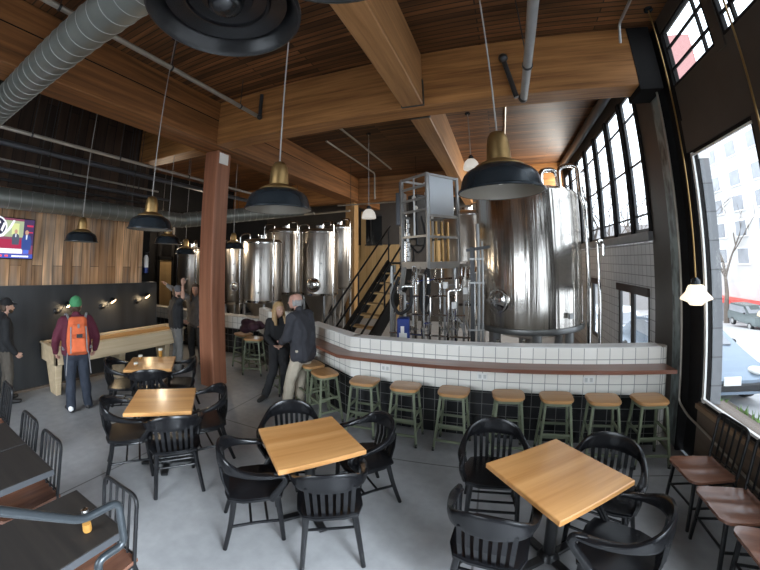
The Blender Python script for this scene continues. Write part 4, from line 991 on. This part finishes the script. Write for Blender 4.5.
for (x, y, rz), lab in (((-4.55, 5.35, 20), 'shadowed stool with bags, left of the blonde woman'), ((-5.0, 5.55, -15), 'dark stool in front of the low back bar, right of the post')):
    place(so, True, (x, y, 0), R(rz), lab, 'stools by the back bar')
b = B(); rnd = random.Random(4)
for k in range(9): b.sphere((rnd.uniform(-.2, .12), rnd.uniform(-.12, .12), .09+rnd.uniform(0, .16)), rnd.uniform(.08, .12), (1.2, 1, .8))
o = remesh_later = b.build('coat', M('plum_cloth', (.05, .018, .028), .85, 0, .5, 12), loc=(-4.72, 5.55, .735)); tag(o, 'dark plum coat heaped on the shadowed stools by the back bar', 'coat')
m_ = o.modifiers.new('join', 'REMESH'); m_.mode = 'VOXEL'; m_.voxel_size = .018; m_.use_smooth_shade = True

# ================================================================== SHUFFLEBOARD, TELEVISION, SCONCES
t = thing('shuffleboard_table', 'long pale wood shuffleboard table along the black wall panels', 'game table', (-6.27, 3.7, 0))
L = 2.6; y0 = -1.53
w = .62
for s in (-1, 1): B().box((s*(w/2-.025), y0+L/2, .70), (.05, L, .26), bev=.008).box((s*(w/2-.02), y0+L/2, .845), (.08, L, .03), bev=.006).build('side_rail', m_shuf, t)
for y in (y0+.025, y0+L-.025): B().box((0, y, .70), (w, .05, .26), bev=.008).box((0, y, .845), (w, .08, .03), bev=.006).build('end_rail', m_shuf, t)
B().box((0, y0+L/2, .808), (w-.2, L-.32, .06), bev=.004).build('playing_board', m_shuft, t)
B().box((0, y0+L/2, .60), (w-.1, L-.1, .03)).build('gutter', M('gutter_felt', (.09, .075, .06), .9), t)
for y in (y0+.14, y0+L/2, y0+L-.28):
    B().box((-.10, y, .29), (.40, .13, .58), bev=.01, taper=.62).build('leg', m_shuf, t)
# television
tv = thing('television', 'wall-mounted television showing a sports studio on the plank wall', 'television', (XL+.05, 1.5, 2.51))
tw_, th_ = 1.16, .66
B().box((.02, 0, 0), (.05, tw_, th_), bev=.008).build('housing', m_rubber, tv)
scr = B().box((.047, 0, 0), (.004, tw_-.03, th_-.03)).build('screen', emit('screen_bg', (.20, .05, .09), 1.0), tv)
def sc_rect(nm, y0, y1, z0, z1, c, s_=1.0, lift=.051): return B().box((lift, (y0+y1)/2, (z0+z1)/2), (.002, y1-y0, z1-z0)).build(nm, emit('screen_%s' % nm, c, s_), scr)
sc_rect('studio_wall', .0, .40, .02, .28, (.36, .42, .26), .9); sc_rect('studio_glow', .22, .33, .06, .24, (.62, .66, .30), .9, .0525)
sc_rect('purple_wall', .40, .565, -.1, .315, (.06, .03, .10), .8); sc_rect('red_sign', .45, .55, .2, .23, (.55, .03, .08), .9, .053); sc_rect('red_strip', .45, .55, .1, .12, (.55, .03, .08), .9, .053)
sc_rect('desk', -.3, .38, -.16, -.02, (.36, .015, .06), .9, .053); sc_rect('ticker', -.565, .40, -.24, -.165, (.80, .80, .84), 1.0, .054)
sc_rect('blue_strip', -.565, .565, -.315, -.245, (.05, .08, .40), .9, .054); sc_rect('blue_square', .41, .5, -.24, -.13, (.08, .14, .6), .9, .0545); sc_rect('caption', .24, .5, -.295, -.27, (.85, .85, .9), 1, .056)
sc_rect('red_mark', .05, .1, -.295, -.265, (.8, .08, .1), 1, .056); sc_rect('red_mark', .14, .19, -.295, -.265, (.8, .08, .1), 1, .056)
mm = Matrix.Rotation(R(90), 4, 'Y')
YZ = Matrix(((0, 0, 1, 0), (1, 0, 0, 0), (0, 1, 0, 0), (0, 0, 0, 1)))
def on_screen(nm, polys, c, s_, x):
    b = B()
    for p in polys: b.prism(p, 0, .0015, Matrix.Translation((x, 0, 0)) @ YZ)
    return b.build(nm, emit('screen_'+nm, c, s_), scr)
def oval(y, z, a, h): return [(y+a*math.cos(q*math.pi/10), z+h*math.sin(q*math.pi/10)) for q in range(20)]
def suit(y, z, k): return [(y-.062*k, z-.15*k), (y+.066*k, z-.15*k), (y+.074*k, z-.02*k), (y+.055*k, z+.05*k), (y+.018*k, z+.075*k), (y-.018*k, z+.075*k), (y-.055*k, z+.05*k), (y-.07*k, z-.02*k)]
on_screen('grey_suit', [suit(.285, .02, .8)], (.07, .08, .12), .9, .055); on_screen('blue_suit', [suit(.455, -.01, 1.1)], (.03, .06, .24), .9, .056)
for k_ in (oval(.285, .11, .024, .034), oval(.455, .105, .028, .04)): on_screen('face', [k_], (.5, .29, .2), .9, .057)
for k_ in ([(.278, .02), (.292, .02), (.295, .075), (.275, .075)], [(.445, -.01), (.462, -.01), (.468, .065), (.442, .065)]): on_screen('shirt', [k_], (.7, .72, .8), .9, .0575)
on_screen('emblem_ring', [oval(-.02, .17, .17, .17)], (.75, .75, .8), 1, .0545); on_screen('emblem_disc', [oval(-.02, .17, .145, .145)], (.02, .02, .05), .9, .0565)
for k_ in ([(-.12, .24), (.04, .26), (.05, .22), (-.11, .2)], [(-.10, .16), (.02, .2), (.04, .16), (-.08, .12)], [(.05, .12), (.09, .24), (.12, .22), (.08, .09)]): on_screen('emblem_bar', [k_], (.8, .8, .85), 1, .0585)
on_screen('emblem_swoosh', [[(-.1, -.03), (.1, .02), (.2, .14), (.26, .28), (.23, .29), (.16, .15), (.08, .06), (-.1, .01)]], (.75, .75, .8), 1, .0585)
B().box((-.03, 0, 0), (.05, .3, .3)).build('wall_bracket', m_dsteel, tv)
for y, z, lab in ((2.69, 1.42, 'small gooseneck wall lamp glowing beside the green beanie'), (3.55, 1.44, 'middle gooseneck wall lamp glowing over the shuffleboard'), (4.33, 1.49, 'gooseneck wall lamp nearest the end of the black panel')):
    t = thing('wall_sconce', lab, 'lamp', (XL+.042, y-.17, z-.13), group='gooseneck lamps over the shuffleboard')
    B().lathe([(.05, 0), (.05, .02), (.02, .03), (0, .03)], m=mm, n=18).build('base', m_bmetal, t)
    B().tube(bez([(.02, 0, 0), (.1, .02, .0), (.14, .08, .1), (.13, .14, .18), (.12, .165, .165)], 5), .008, 8).build('arm', m_bmetal, t)
    hm = Matrix.Translation((.115, .17, .13)) @ Matrix.Rotation(R(28), 4, 'X') @ Matrix.Rotation(R(-25), 4, 'Y')
    sh = B().lathe([(.075, -.03), (.07, 0), (.035, .035), (.015, .045), (0, .045)], m=hm, n=24, caps=False).build('shade', m_bmetal, t)
    B().lathe([(.064, -.018), (.05, -.04), (0, -.046)], m=hm, n=20).build('bulb', m_bulb, t)
    light('POINT', 'sconce_light', (XL+.042+.16, y, z-.07), energy=4, col=(1, .75, .45), shadow_soft_size=.05)
# framed equipment at the end of the left wall
t = thing('service_door', 'tan plywood door panel in a black frame behind the men with raised arms', 'door', (-9.15, 6.6, 0))
B().box((0, 0, 1.25), (.62, .05, 1.95)).build('leaf', m_tan, t)
B().box((-.37, 0, 1.6), (.12, .1, 3.2)).box((.37, 0, 1.6), (.12, .1, 3.2)).box((0, 0, 2.28), (.8, .1, .1)).box((0, 0, .14), (.8, .06, .27)).build('frame', m_dark, t)
t = thing('fire_extinguisher', 'small white and blue canister mounted past the end of the plank wall', 'canister', (-6.95, 4.46, 1.95))
B().lathe([(.0, 0), (.05, 0), (.055, .03), (.055, .12)], n=18).build('blue_base', m_blue, t)
B().lathe([(.055, .12), (.055, .32), (.035, .37), (.02, .39)], n=18, caps=False).build('white_body', m_white, t)
B().box((0, 0, .42), (.05, .07, .06), bev=.01).bar((0, 0, .44), (.09, .02, .46), .02, .02).build('valve', m_rubber, t)
B().box((-.03, -.04, .2), (.02, .14, .1)).build('bracket', m_dsteel, t)
# beer glasses
m_beer = M('amber_beer', (.42, .20, .04), .1, 0, .1); m_foam = M('beer_foam', (.85, .82, .74), .6)
for x, y, fill, lab in ((-4.60, 2.78, .03, 'nearly empty pint glass at the near edge of the beer glass table'), (-4.86, 3.02, .04, 'pint glass with foam dregs, left rear on the beer glass table'), (-4.74, 3.30, .11, 'half-full beer glass on the far right of the beer glass table')):
    t = thing('pint_glass', lab, 'glass', (x, y, .7505), group='pint glasses')
    B().lathe([(0, 0), (.029, 0), (.041, .145), (.038, .145), (.0275, .008), (0, .008)], n=24, caps=False).build('glass', m_clear, t)
    B().lathe([(0, .009), (.027, .009), (.027+.01*fill/.14, fill), (0, fill)], n=20).build('beer', m_beer, t)
    B().lathe([(0, fill), (.027+.01*fill/.14, fill), (.028+.01*fill/.14, fill+.02), (0, fill+.02)], n=20).build('foam', m_foam, t)

# ================================================================== HANDRAIL
t = thing('stair_handrail', 'grey tube handrail bending down at the lower left, close to the camera', 'handrail', (0, 0, 0))
B().tube(fillet([(-1.08, -.9, 2.44), (-1.08, .23, 1.643), (-1.08, .425, 1.5), (-1.08, .545, 1.497), (-1.08, .545, 1.335), (-1.08, .45, 1.335), (-1.08, .445, 0.0)], .03, 6), .0128, 14).build('rail', m_rail, t)

# ================================================================== PEOPLE
def ico(c, r, sub=2):
    t = bmesh.new(); bmesh.ops.create_icosphere(t, subdivisions=sub, radius=r); return [v.co+Vector(c) for v in t.verts]
def hull(bm, balls):
    """convex hull of balls (centre, radius[, scale])"""
    t = bmesh.new()
    for q in balls:
        c, r = q[0], q[1]; sc_ = q[2] if len(q) > 2 else (1, 1, 1); u = bmesh.new(); bmesh.ops.create_icosphere(u, subdivisions=2, radius=r)
        for v in u.verts: t.verts.new(Vector((v.co.x*sc_[0], v.co.y*sc_[1], v.co.z*sc_[2]))+Vector(c))
        u.free()
    res = bmesh.ops.convex_hull(t, input=t.verts[:])
    bmesh.ops.delete(t, geom=[g for g in set(res['geom_interior']+res['geom_unused']) if isinstance(g, bmesh.types.BMVert)], context='VERTS')
    me = bpy.data.meshes.new('h'); t.to_mesh(me); t.free(); bm.from_mesh(me); bpy.data.meshes.remove(me)
def remesh(name, bm, voxel, mat, parent, smooth=3, fold=0.0, fscale=9, cut=None):
    me = bpy.data.meshes.new(name); bm.to_mesh(me); bm.free(); o = bpy.data.objects.new('tmp_shape', me); COL.objects.link(o)
    m = o.modifiers.new('r', 'REMESH'); m.mode = 'VOXEL'; m.voxel_size = voxel
    if smooth: k = o.modifiers.new('s', 'SMOOTH'); k.iterations = smooth; k.factor = .5
    dg = bpy.context.evaluated_depsgraph_get(); m2 = bpy.data.meshes.new_from_object(o.evaluated_get(dg)); m2.name = name
    bpy.data.objects.remove(o); bpy.data.meshes.remove(me)
    if fold:
        nm = [v.normal.copy() for v in m2.vertices]
        for v, n_ in zip(m2.vertices, nm):
            p = v.co; f = noise.noise(Vector((p.x*fscale, p.y*fscale, p.z*fscale*.6)))+.5*noise.noise(Vector((p.x*fscale*2.3+5, p.y*fscale*2.3, p.z*fscale*1.1)))
            v.co = p+n_*f*fold
    m2.polygons.foreach_set('use_smooth', [True]*len(m2.polygons)); m2.materials.clear(); m2.materials.append(mat)
    r_ = bpy.data.objects.new(name, m2); COL.objects.link(r_); r_.parent = parent; return r_
m_skin = M('skin', (.50, .29, .21), .5, 0, .08, 12)
m_skin2 = M('ruddy_skin', (.55, .30, .23), .5, 0, .08, 12)
m_eye = M('eye_white', (.7, .68, .65), .3, 0, .02)
BASE = dict(pelvis=(0, 0, .95), chest=(0, -.01, 1.28), neck=(0, -.02, 1.50), head=(0, .025, 1.635),
            shL=(-.185, -.01, 1.415), shR=(.185, -.01, 1.415), elL=(-.245, -.02, 1.13), elR=(.245, -.02, 1.13), wrL=(-.25, .06, .89), wrR=(.25, .06, .89),
            hdL=(-.24, .09, .80), hdR=(.24, .09, .80), hipL=(-.09, 0, .92), hipR=(.09, 0, .92), knL=(-.105, .03, .50), knR=(.105, .03, .50), anL=(-.115, -.02, .09), anR=(.115, -.02, .09),
            toL=(-.145, .15, .03), toR=(.145, .15, .03))
def person(label, loc, rz, pose, top, trousers, shoes, hair, skin=None, sc_=1.0, look=0.0, tilt=0.0, sleeve=1.0, hairstyle='short', cap=None, build=1.0, face=True, jacket=False, beard=None, loose=1.0):
    J = {k: Vector(pose.get(k, v)) for k, v in BASE.items()}; skin = skin or m_skin
    t = thing('person', label, 'person', loc, rz, sc=sc_)
    HM = Matrix.Translation(J['head']) @ Matrix.Rotation(look, 4, 'Z') @ Matrix.Rotation(tilt, 4, 'X')
    P = lambda x, y, z: HM @ Vector((x, y, z))
    mid = lambda a, b_, f: J[a].lerp(J[b_], f)
    lat = (J['shR']-J['shL']).normalized(); hl = (J['hipR']-J['hipL']).normalized()
    bm = bmesh.new()
    # head: skull, jaw, nose, ears, neck
    hull(bm, [(P(0, -.015, .035), .083), (P(0, .03, .03), .072), (P(0, -.03, .01), .075), (P(0, .045, -.02), .058), (P(0, .062, -.085), .030), (P(.03, .03, -.06), .036), (P(-.03, .03, -.06), .036)])
    hull(bm, [(P(0, .098, .005), .008), (P(0, .118, -.032), .012), (P(.012, .1, -.036), .009), (P(-.012, .1, -.036), .009)])
    hull(bm, [(P(.018, .094, -.066), .007), (P(-.018, .094, -.066), .007), (P(0, .1, -.066), .009)])
    for s in (-1, 1): hull(bm, [(P(s*.080, -.005, .012), .016, (.5, 1, 1)), (P(s*.078, .0, -.022), .010, (.5, 1, 1))])
    hull(bm, [(J['neck']-Vector((0, 0, .05)), .058), (P(0, -.015, -.06), .052)])
    # torso
    hull(bm, [(J['shL'].lerp(J['shR'], .18), .065), (J['shL'].lerp(J['shR'], .82), .065), (J['chest']+lat*.075, .10), (J['chest']-lat*.075, .10)])
    wst = J['pelvis'].lerp(J['chest'], .42)
    hull(bm, [(J['chest']+lat*.07, .10), (J['chest']-lat*.07, .10), (wst+lat*.06, .09), (wst-lat*.06, .09)])
    hull(bm, [(wst+lat*.06, .09), (wst-lat*.06, .09), (J['hipL'], .095), (J['hipR'], .095)])
    for s in 'LR':
        hull(bm, [(J['sh'+s], .056), (J['el'+s], .040)]); hull(bm, [(J['el'+s], .040), (J['wr'+s], .027)])
        hull(bm, [(J['hip'+s], .088), (J['kn'+s], .054)]); hull(bm, [(J['kn'+s], .054), (J['kn'+s].lerp(J['an'+s], .3)+Vector((0, -.012, 0)), .052), (J['an'+s], .036)])
        hull(bm, [(J['an'+s]-Vector((0, 0, .03)), .04), (J['to'+s], .026)])
        # hand: palm, four unequal bent fingers, thumb off the side
        w = J['wr'+s]; d = (J['hd'+s]-w).normalized(); side = Vector((0, 1, 0))-d*d.y
        if side.length < .3: side = Vector((0, 0, 1))-d*d.z
        side.normalize(); nrm_ = d.cross(side)*(1 if s == 'L' else -1)
        hull(bm, [(w, .022), (w+d*.035+side*.026, .017), (w+d*.085+side*.032, .014), (w+d*.085-side*.030, .013), (w+d*.035-side*.022, .015)])
        for i, ln in enumerate((.070, .080, .074, .056)):
            b0 = w+d*.085+side*(.030-.020*i); b1 = b0+(d*.9+nrm_*.35)*ln*.5; b2 = b1+(d*.6+nrm_*.75)*ln*.5
            hull(bm, [(b0, .0098), (b1, .009)]); hull(bm, [(b1, .009), (b2, .0078)])
        t0 = w+d*.03+side*.024; t1 = t0+(d*.6+side*.75)*.042; t2 = t1+(d*.9+side*.2+nrm_*.3)*.034
        hull(bm, [(t0, .013), (t1, .0115)]); hull(bm, [(t1, .0115), (t2, .009)])
    remesh('body', bm, .0085, skin, t, 2)
    g = .022*loose; k_ = build
    # top
    bm = bmesh.new()
    hull(bm, [(J['shL'].lerp(J['shR'], .12), .07*k_+g*.4), (J['shL'].lerp(J['shR'], .88), .07*k_+g*.4), (J['chest']+lat*.085*k_, .105*k_+g), (J['chest']-lat*.085*k_, .105*k_+g), (J['neck']-Vector((0, 0, .045)), .062)])
    hull(bm, [(J['chest']+lat*.085*k_, .105*k_+g), (J['chest']-lat*.085*k_, .105*k_+g), (wst+lat*.08*k_, .098*k_+g), (wst-lat*.08*k_, .098*k_+g)])
    hp = (J['hipL']+J['hipR'])/2+Vector((0, 0, -.03 if jacket else .05))
    hull(bm, [(wst+lat*.08*k_, .098*k_+g), (wst-lat*.08*k_, .098*k_+g), (hp+lat*.085*k_, .100*k_+g), (hp-lat*.085*k_, .100*k_+g)])
    hull(bm, [(J['neck']-Vector((0, 0, .02)), .066), (J['neck']+Vector((0, .0, .012)), .062)])
    for s in 'LR':
        el = J['sh'+s].lerp(J['el'+s], min(1, sleeve*2)*1.0)
        hull(bm, [(J['sh'+s], .066*k_+g*.5), (el, .052+g*.5)])
        if sleeve > .5:
            hull(bm, [(el, .052+g*.5), (J['wr'+s].lerp(J['el'+s], .06), .036+g*.4)])
    remesh('jacket' if jacket else 'shirt', bm, .011, top, t, 2, .017 if jacket else .010, 11)
    # trousers
    bm = bmesh.new()
    hull(bm, [(J['hipL']+Vector((0, 0, .05)), .098*k_+g*.5), (J['hipR']+Vector((0, 0, .05)), .098*k_+g*.5), (J['hipL']-Vector((0, 0, .03)), .10*k_), (J['hipR']-Vector((0, 0, .03)), .10*k_)])
    for s in 'LR':
        hull(bm, [(J['hip'+s], .098+g*.4), (J['kn'+s], .064+g*.6)]); hull(bm, [(J['kn'+s], .064+g*.6), (J['an'+s]+Vector((0, 0, -.02)), .052+g*.7)])
    remesh('trousers', bm, .011, trousers, t, 2, .012, 12)
    for s in 'LR':
        a_ = J['an'+s]; to = J['to'+s]; fd = Vector((to.x-a_.x, to.y-a_.y, 0)); fd.normalize(); bm = bmesh.new()
        base = min(a_.z-.09, to.z-.03)
        hull(bm, [(Vector((a_.x, a_.y, a_.z-.045))-fd*.03, .042), (Vector((a_.x, a_.y, a_.z-.02)), .046), (Vector((to.x, to.y, to.z+.008))+fd*.02, .034), (Vector((to.x, to.y, to.z+.006)), .042, (1, 1, .8))])
        remesh('shoe', bm, .009, shoes, t, 2)
    if face:
        for s in (-1, 1):
            e_ = B().sphere(P(s*.031, .083, .012), .0115, u=10, v=8).build('eye', m_eye, t); B().sphere(P(s*.031, .0925, .012), .005, u=8, v=6).build('iris', m_rubber, e_)
    if beard is not None:
        bm = bmesh.new(); hull(bm, [(P(0, .07, -.092), .028), (P(.045, .04, -.06), .03), (P(-.045, .04, -.06), .03), (P(0, .085, -.075), .018)]); remesh('beard', bm, .008, beard, t, 2, .004, 40)
    if hair is not None:
        bm = bmesh.new()
        if hairstyle == 'short': hull(bm, [(P(0, -.022, .042), .084), (P(0, .02, .065), .068), (P(0, -.04, .0), .066), (P(.035, -.042, -.04), .042), (P(-.035, -.042, -.04), .042)])
        elif hairstyle == 'fringe':   # bald crown, hair round the back and sides
            for a0 in range(-100, 101, 25):
                q = R(a0-90); hull(bm, [(P(math.cos(q)*.076, -.014+math.sin(q)*.084, .022), .014), (P(math.cos(q)*.074, -.012+math.sin(q)*.082, -.01), .019), (P(math.cos(q)*.066, -.012+math.sin(q)*.072, -.055), .014)])
        elif hairstyle == 'long':
            hull(bm, [(P(0, -.03, .045), .092), (P(0, .015, .07), .076), (P(.05, -.03, 0), .05), (P(-.05, -.03, 0), .05)])
            for s in (-1, 1):
                hull(bm, [(P(s*.075, .02, .03), .024), (P(s*.088, .03, -.12), .03)]); hull(bm, [(P(s*.088, .03, -.12), .03), (P(s*.085, .055, -.24), .026)])
            hull(bm, [(P(.05, -.06, -.02), .05), (P(-.05, -.06, -.02), .05), (P(.06, -.05, -.2), .04), (P(-.06, -.05, -.2), .04)])
        remesh('hair', bm, .009, hair, t, 2, .005, 35)
    if cap is not None:
        cm, style, yaw = cap; CM = HM @ Matrix.Rotation(yaw, 4, 'Z'); Q = lambda x, y, z: CM @ Vector((x, y, z)); bm = bmesh.new()
        if style == 'beanie': hull(bm, [(Q(0, -.02, .055), .096), (Q(0, -.01, .085), .085), (Q(0, -.02, .02), .094, (1, 1, .35)), (Q(0, .02, .04), .08)])
        else:
            hull(bm, [(Q(0, -.012, .06), .090), (Q(0, -.005, .082), .078), (Q(0, -.012, .04), .094, (1, 1, .25)), (Q(0, .02, .05), .08)])
            hull(bm, [(Q(.05, .085, .045), .008), (Q(-.05, .085, .045), .008), (Q(.03, .155, .035), .007), (Q(-.03, .155, .035), .007), (Q(0, .165, .036), .007)])
        remesh('cap' if style != 'beanie' else 'beanie', bm, .008, cm, t, 2)
    return t, J, P, lat
def cloth(name, c, var=.25): return M(name, c, .85, 0, var, 14)
m_navy = cloth('dark_navy_denim', (.022, .028, .042)); m_blackc = cloth('black_cloth', (.010, .010, .011))
m_shoe = M('dark_shoe', (.02, .018, .017), .5)
m_hairg = M('grey_hair', (.30, .29, .28), .7, 0, .3, 40); m_hairb = M('brown_hair', (.06, .035, .02), .6, 0, .3, 40); m_blonde = M('blonde_hair', (.42, .27, .12), .5, 0, .35, 40)
# man in black cap at the left edge
t, J, P, lat = person('man in black cap and black top standing at the left edge, hands at his sides', (-6.50, 1.62, 0), R(-6), dict(wrR=(.21, .13, .87), hdR=(.19, .2, .80)), m_blackc, cloth('brown_grey_trousers', (.075, .062, .048)), m_shoe, m_hairb, sc_=.895, beard=m_hairb, cap=(m_blackc, 'visor', 0), build=1.05)
B().bar(P(0, .088, .065), P(0, .09, .085), .04, .006).build('cap_patch', m_white, t)
# man with the orange backpack
t, J, P, lat = person('man in green beanie and maroon top with orange backpack, seen from behind', (-5.44, 2.30, 0), face_dir(-.95, .30), dict(elL=(-.30, -.03, 1.15), elR=(.30, -.03, 1.15), wrL=(-.30, .10, .92), wrR=(.29, .10, .92), hdL=(-.28, .16, .84), hdR=(.27, .16, .84), anL=(-.13, -.03, .09), anR=(.13, .02, .09), toL=(-.17, .13, .03), toR=(.17, .17, .03)), cloth('maroon_cloth', (.085, .010, .024)), m_navy, m_shoe, m_hairb, look=R(-18), tilt=R(6), cap=(cloth('green_knit', (.05, .22, .09)), 'beanie', 0), build=1.10, loose=1.1, sc_=.945, skin=m_skin2)
m_or = cloth('orange_nylon', (.60, .12, .04), .3); m_orl = cloth('grey_webbing', (.20, .19, .19))
bm = bmesh.new(); hull(bm, [((.08, -.19, 1.45), .055), ((-.08, -.19, 1.45), .055), ((.085, -.22, 1.0), .07), ((-.085, -.22, 1.0), .07), ((.08, -.30, 1.05), .055), ((-.08, -.30, 1.05), .055), ((.05, -.25, 1.38), .06), ((-.05, -.25, 1.38), .06), ((.10, -.24, 1.15), .07), ((-.10, -.24, 1.15), .07)])
bp = remesh('backpack', bm, .012, m_or, t, 2, .006)
bm = bmesh.new(); hull(bm, [((.07, -.335, 1.19), .03), ((-.07, -.335, 1.19), .03), ((.08, -.36, 1.03), .03), ((-.08, -.36, 1.03), .03)]); remesh('front_pocket', bm, .01, m_or, bp, 2, .004)
bm = bmesh.new(); hull(bm, [((.07, -.30, 1.38), .03), ((-.07, -.30, 1.38), .03), ((.07, -.32, 1.28), .03), ((-.07, -.32, 1.28), .03)]); remesh('top_pocket', bm, .01, m_or, bp, 2, .004)
B().bar((.05, -.375, 1.25), (-.03, -.375, 1.25), .05, .03, up=(0, 1, 0)).build('dark_badge', m_rubber, bp)
for s in (-1, 1):
    B().bar((s*.105, -.335, 1.38), (s*.115, -.365, 1.0), .018, .01, up=(0, 1, 0)).bar((s*.125, -.27, 1.15), (s*.10, -.37, 1.08), .02, .01).build('side_strap', m_orl, bp)
    B().bar((s*.15, -.2, .98), (s*.18, -.16, .62), .014, .006).build('loose_strap', m_orl, bp)
    B().tube(bez([(s*.11, -.17, 1.45), (s*.15, -.02, 1.53), (s*.16, .12, 1.40), (s*.19, .10, 1.15), (s*.20, -.1, 1.0)], 5), .02, 8, flat=.5).build('shoulder_strap', m_orl, bp)
b = B(); b.bar((0, -.35, 1.42), (0, -.355, 1.36), .03, .012, up=(0, 1, 0)); b.build('haul_loop', m_orl, bp)
# white trainer heel
B().sphere((-.132, -.078, .075), .046, (.9, .6, 1.1)).build('white_heel', m_white, t)
# man in the dark tee with his arm up
person('man in dark tee and grey trousers, back to us, one bare arm raised', (-5.90, 4.50, 0), face_dir(.35, .94), dict(shR=(.19, 0, 1.46), elR=(.27, .06, 1.56), wrR=(.20, .08, 1.80), hdR=(.19, .08, 1.90), elL=(-.24, .05, 1.15), wrL=(-.2, .2, 1.0), hdL=(-.17, .27, .96)), cloth('charcoal_tee', (.018, .019, .021)), cloth('grey_trousers', (.17, .165, .155)), m_shoe, m_hairb, sleeve=.28, look=R(-38), beard=m_hairb, cap=(cloth('grey_cap', (.12, .12, .13)), 'visor', R(170)), build=1.05, sc_=.98)
# person behind with grey sleeves reaching
person('person in grey zip top behind the man in the dark tee, arm stretched out left', (-6.05, 5.15, 0), face_dir(.45, -.9), dict(shR=(.2, .02, 1.45), elR=(.42, .10, 1.58), wrR=(.62, .16, 1.72), hdR=(.69, .18, 1.79), elL=(-.25, .03, 1.13), wrL=(-.2, .15, .95), hdL=(-.18, .2, .87)), cloth('mid_grey_fleece', (.13, .13, .135)), cloth('dark_grey_trousers', (.05, .05, .05)), m_shoe, m_hairb, sc_=.99, look=R(15), hairstyle='long', jacket=True)
# blue shirted person half behind the post
person('person in blue shirt and jeans half hidden behind the red-brown post', (-5.86, 5.40, 0), face_dir(-.6, -.6), {}, cloth('royal_blue_shirt', (.03, .05, .24)), m_navy, m_shoe, m_hairb, sc_=.96)
# grey-haired man leaning by the bar
t, J, P, lat = person('grey-haired man in slate jacket and cream trousers leaning by the bar ledge', (-2.93, 4.34, 0), face_dir(-.98, .10), dict(
    pelvis=(.0, -.20, .93), hipL=(-.09, -.19, .90), hipR=(.09, -.19, .90), chest=(0, -.17, 1.27), neck=(0, -.13, 1.50), head=(0, -.06, 1.63), shL=(-.19, -.15, 1.42), shR=(.19, -.16, 1.42),
    elL=(-.25, -.10, 1.14), wrL=(-.12, .12, 1.02), hdL=(-.04, .19, 1.0), elR=(.24, -.16, 1.13), wrR=(.16, .05, 1.0), hdR=(.1, .14, .97), knL=(-.10, -.02, .48), knR=(.10, -.06, .48), anL=(-.10, .06, .09), anR=(.12, -.01, .09), toL=(-.12, .22, .03), toR=(.16, .15, .03)),
    cloth('slate_jacket', (.034, .034, .041)), cloth('cream_trousers', (.46, .40, .31), .12), m_shoe, m_hairg, skin=m_skin2, hairstyle='fringe', jacket=True, build=1.02, loose=1.5, look=R(14), sc_=1.03)
# blonde woman
person('blonde woman in black top and trousers half seated on a stool, hands clasped', (-3.40, 4.62, 0), face_dir(.55, -.83), dict(
    pelvis=(0, -.16, .84), hipL=(-.085, -.15, .81), hipR=(.085, -.15, .81), chest=(0, -.14, 1.14), neck=(0, -.12, 1.36), head=(0, -.08, 1.49), shL=(-.165, -.13, 1.275), shR=(.165, -.13, 1.275),
    elL=(-.21, -.08, 1.02), elR=(.21, -.08, 1.02), wrL=(-.06, .14, .93), wrR=(.06, .14, .92), hdL=(.02, .18, .91), hdR=(-.02, .18, .90), knL=(-.09, .16, .47), knR=(.10, .10, .46), anL=(-.08, .06, .09), anR=(.24, .14, .09), toL=(-.1, .22, .03), toR=(.32, .27, .03)),
    m_blackc, m_blackc, m_shoe, m_blonde, hairstyle='long', build=.86, loose=.8, sc_=.985, look=R(32))
place(so, True, (-3.46, 4.83, 0), R(150), 'green stool the blonde woman leans on, mostly hidden behind her', 'stools by the back bar')
